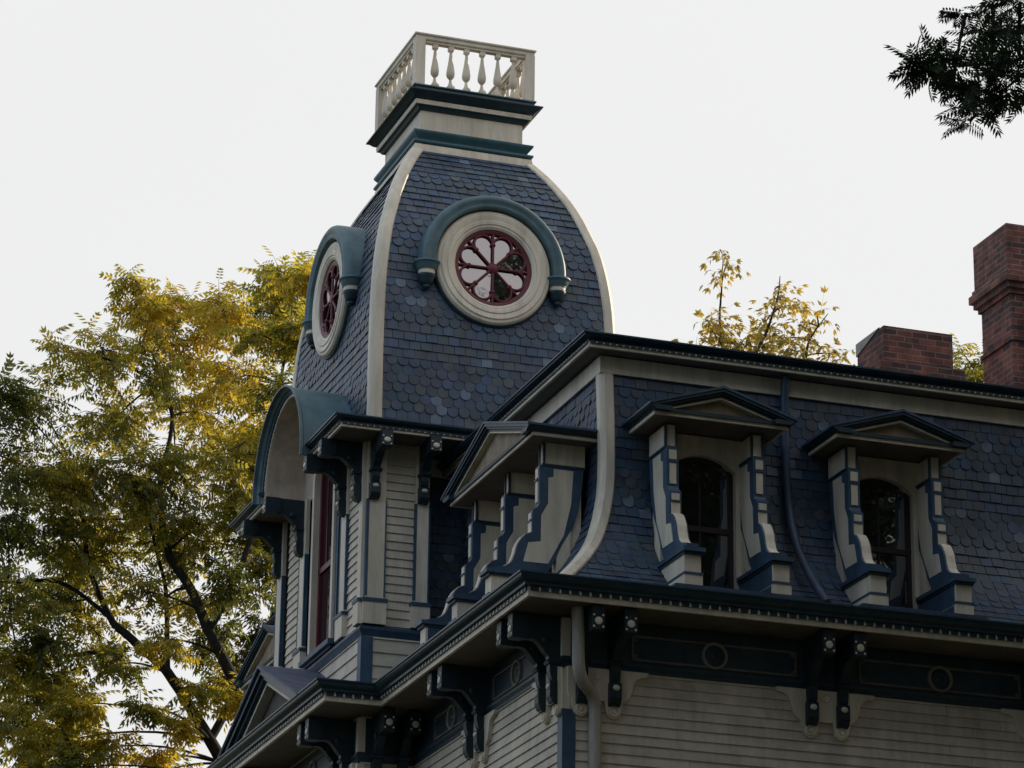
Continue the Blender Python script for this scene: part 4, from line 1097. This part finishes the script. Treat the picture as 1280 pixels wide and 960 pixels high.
limbs = [([b2_, B(960, 700), B(945, 540)], [.22, .15, .10]),
         ([B(945, 540), B(912, 470), B(900, 410), B(902, 360), B(904, 322)], [.06, .045, .03, .018, .008]),
         ([B(945, 540), B(940, 460), B(958, 415), B(972, 372), B(975, 345)], [.06, .045, .032, .02, .008]),
         ([B(945, 540), B(1000, 465), B(1012, 425), B(1035, 392)], [.05, .04, .025, .008])]
grow(T2, bl, limbs, LEAFY, .36, 9, 4, 2, .9, .005, branch_r=.02, wd=.10)

# green tree seen between the chimneys
Y3 = 20.0
b3 = Vector((at(1225, 500, Y3).x, Y3, GZ))
T3 = empty('green_tree', b3, 'leafy tree top peeping out between the two brick chimneys', 'tree')
raw = [(1202, 440, 12, .5), (1206, 458, 12, .7), (1228, 458, 12, .8), (1236, 470, 16, .9), (1215, 478, 16, .8), (1232, 440, 8, .3), (1250, 500, 30, 1), (1215, 510, 30, 1), (1240, 560, 45, 1)]
bl = [blob(*q, Y3, .5) for q in raw]
limbs = [([b3, at(1235, 640, Y3), at(1230, 520, Y3), at(1222, 470, Y3)], [.2, .12, .07, .02])]
grow(T3, bl, limbs, LEAFA, .32, 9, 4, 4, .9, .007, wd=.08)

# street tree whose branch hangs in at the upper right
b4 = Vector((9.5, -12.5, GZ))
T4 = empty('locust_tree', b4, 'dark leafed street tree reaching a feathery branch into the upper right corner', 'tree')
bl = []
F0 = 20.0
def atd(u, v, dist):
    d = RX * ((u - 640) / FPX) + DN * ((v - 480) / FPX) + FW
    return CAM + d.normalized() * dist
for (u, v, r, dn) in [(1144, 82, 11, .7), (1154, 84, 14, .8), (1165, 76, 18, 1), (1192, 68, 24, 1), (1228, 50, 26, 1), (1260, 36, 30, 1), (1208, 16, 10, .3), (1242, 8, 20, .8), (1275, 4, 26, .9), (1192, 98, 20, .9), (1220, 108, 22, 1),
                      (1250, 92, 24, 1), (1280, 96, 28, 1), (1208, 132, 14, .7), (1212, 152, 10, .5), (1228, 138, 12, .6), (1262, 120, 16, .9), (1290, 50, 34, 1), (1320, 10, 60, 1), (1335, 80, 45, 1), (1390, 40, 60, 1)]:
    D_ = 20 + RNG.uniform(-.6, .6); bl.append((atd(u, v, D_), r / FPX * D_, dn))
K = lambda u, v: atd(u, v, 20)
limbs = [([b4, Vector((9.4, -12.5, -6)), Vector((9.2, -12.6, -1))], [.38, .30, .26]),
         ([Vector((9.2, -12.6, -1)), Vector((4.0, -16.5, 1.0)), K(1560, -40), K(1400, 40), K(1310, 66), K(1240, 80), K(1150, 85)], [.16, .10, .04, .018, .012, .008, .003]),
         ([K(1310, 66), K(1270, 100), K(1225, 140)], [.010, .008, .003]),
         ([Vector((9.2, -12.6, -1)), Vector((10.4, -11.0, 3)), Vector((11.4, -9.8, 7))], [.22, .15, .06]),
         ([Vector((9.2, -12.6, -1)), Vector((5.5, -13.0, 5)), Vector((0.5, -13.5, 7.5)), Vector((-5, -13.5, 8.5))], [.20, .15, .10, .04]),
         ([Vector((9.2, -12.6, -1)), Vector((12.5, -10.0, 1)), Vector((15.5, -7.5, 3))], [.18, .12, .05])]
grow(T4, bl, limbs, LEAFD, .135, 6, 6, 6, .5, .003, branch_r=.008, wd=.055)
# the rest of its crown, unseen: leaf masses added to shade the right facade
W = MB(); pos = []; dr = []
for k in range(7500):
    d_ = RNG.normal(0, 1, 3); d_ /= np.linalg.norm(d_); rr = RNG.uniform(.45, 1) ** .5
    p = np.array([11.4, -9.8, 0.5]) + d_ * rr * np.array([7.0, 7.0, 8.4]) * (1 + .15 * sin(5 * d_[0] + 3 * d_[2]))
    pos.append(p); dr.append(d_ + RNG.normal(0, .5, 3))
for k in range(9000):
    d_ = RNG.normal(0, 1, 3); d_ /= np.linalg.norm(d_); rr = RNG.uniform(.3, 1) ** .5
    pos.append(np.array([0.0, -13.5, 7.0]) + d_ * rr * np.array([9.5, 6.0, 5.0])); dr.append(d_ + RNG.normal(0, .5, 3))
pos = np.array(pos); dr = np.array(dr)
hd = np.hypot(pos[:, 0] - CAM.x, pos[:, 1] - CAM.y); az = np.arctan2(pos[:, 0] - CAM.x, pos[:, 1] - CAM.y)
keep = (az > radians(31.5)) | (np.arctan2(pos[:, 2] - 1.0 - CAM.z, hd) > radians(27.2))
pos, dr = pos[keep], dr[keep]
scatter_leaves('crown', LEAFD, T4, pos, dr, RNG.uniform(.7, 1.1, len(pos)), RNG.uniform(0, 1, len(pos)), 3, .4)

# trees of the surrounding street, all outside the picture: added to shade the lower walls and to show in the window panes
pos = []; dr = []
for cx, cy, cz, rx, rz, n_ in ((-19.5, 3.0, -3.0, 8.0, 8.0, 3800), (-19, -14, 0, 5.5, 11, 3200), (14, -23, 3, 7, 12, 4500), (24, -10, 2, 7, 12, 4500), (5, -34, 3, 7, 12, 3800), (-25, -40, 2, 8, 11, 3000), (-8, -50, 2, 8, 11, 3000), (-24, 20, -4, 7, 7, 1800)):
    for k in range(n_):
        d_ = RNG.normal(0, 1, 3); d_ /= np.linalg.norm(d_); rr = RNG.uniform(.35, 1) ** .5
        pos.append(np.array([cx, cy, cz]) + d_ * rr * np.array([rx, rx, rz]) * (1 + .18 * sin(4 * d_[0] + 3 * d_[2] + cx))); dr.append(d_ + RNG.normal(0, .6, 3))
pos = np.array(pos); dr = np.array(dr)
wood_o = scatter_leaves('wood', LEAFD, T4, pos, dr, RNG.uniform(.8, 1.3, len(pos)), RNG.uniform(0, 1, len(pos)), 3, .4)
wood_o.parent = None; wood_o['kind'] = 'stuff'; wood_o['label'] = 'dark green mass of unseen street trees added to shade the walls and reflect in the window panes'; wood_o['category'] = 'trees'
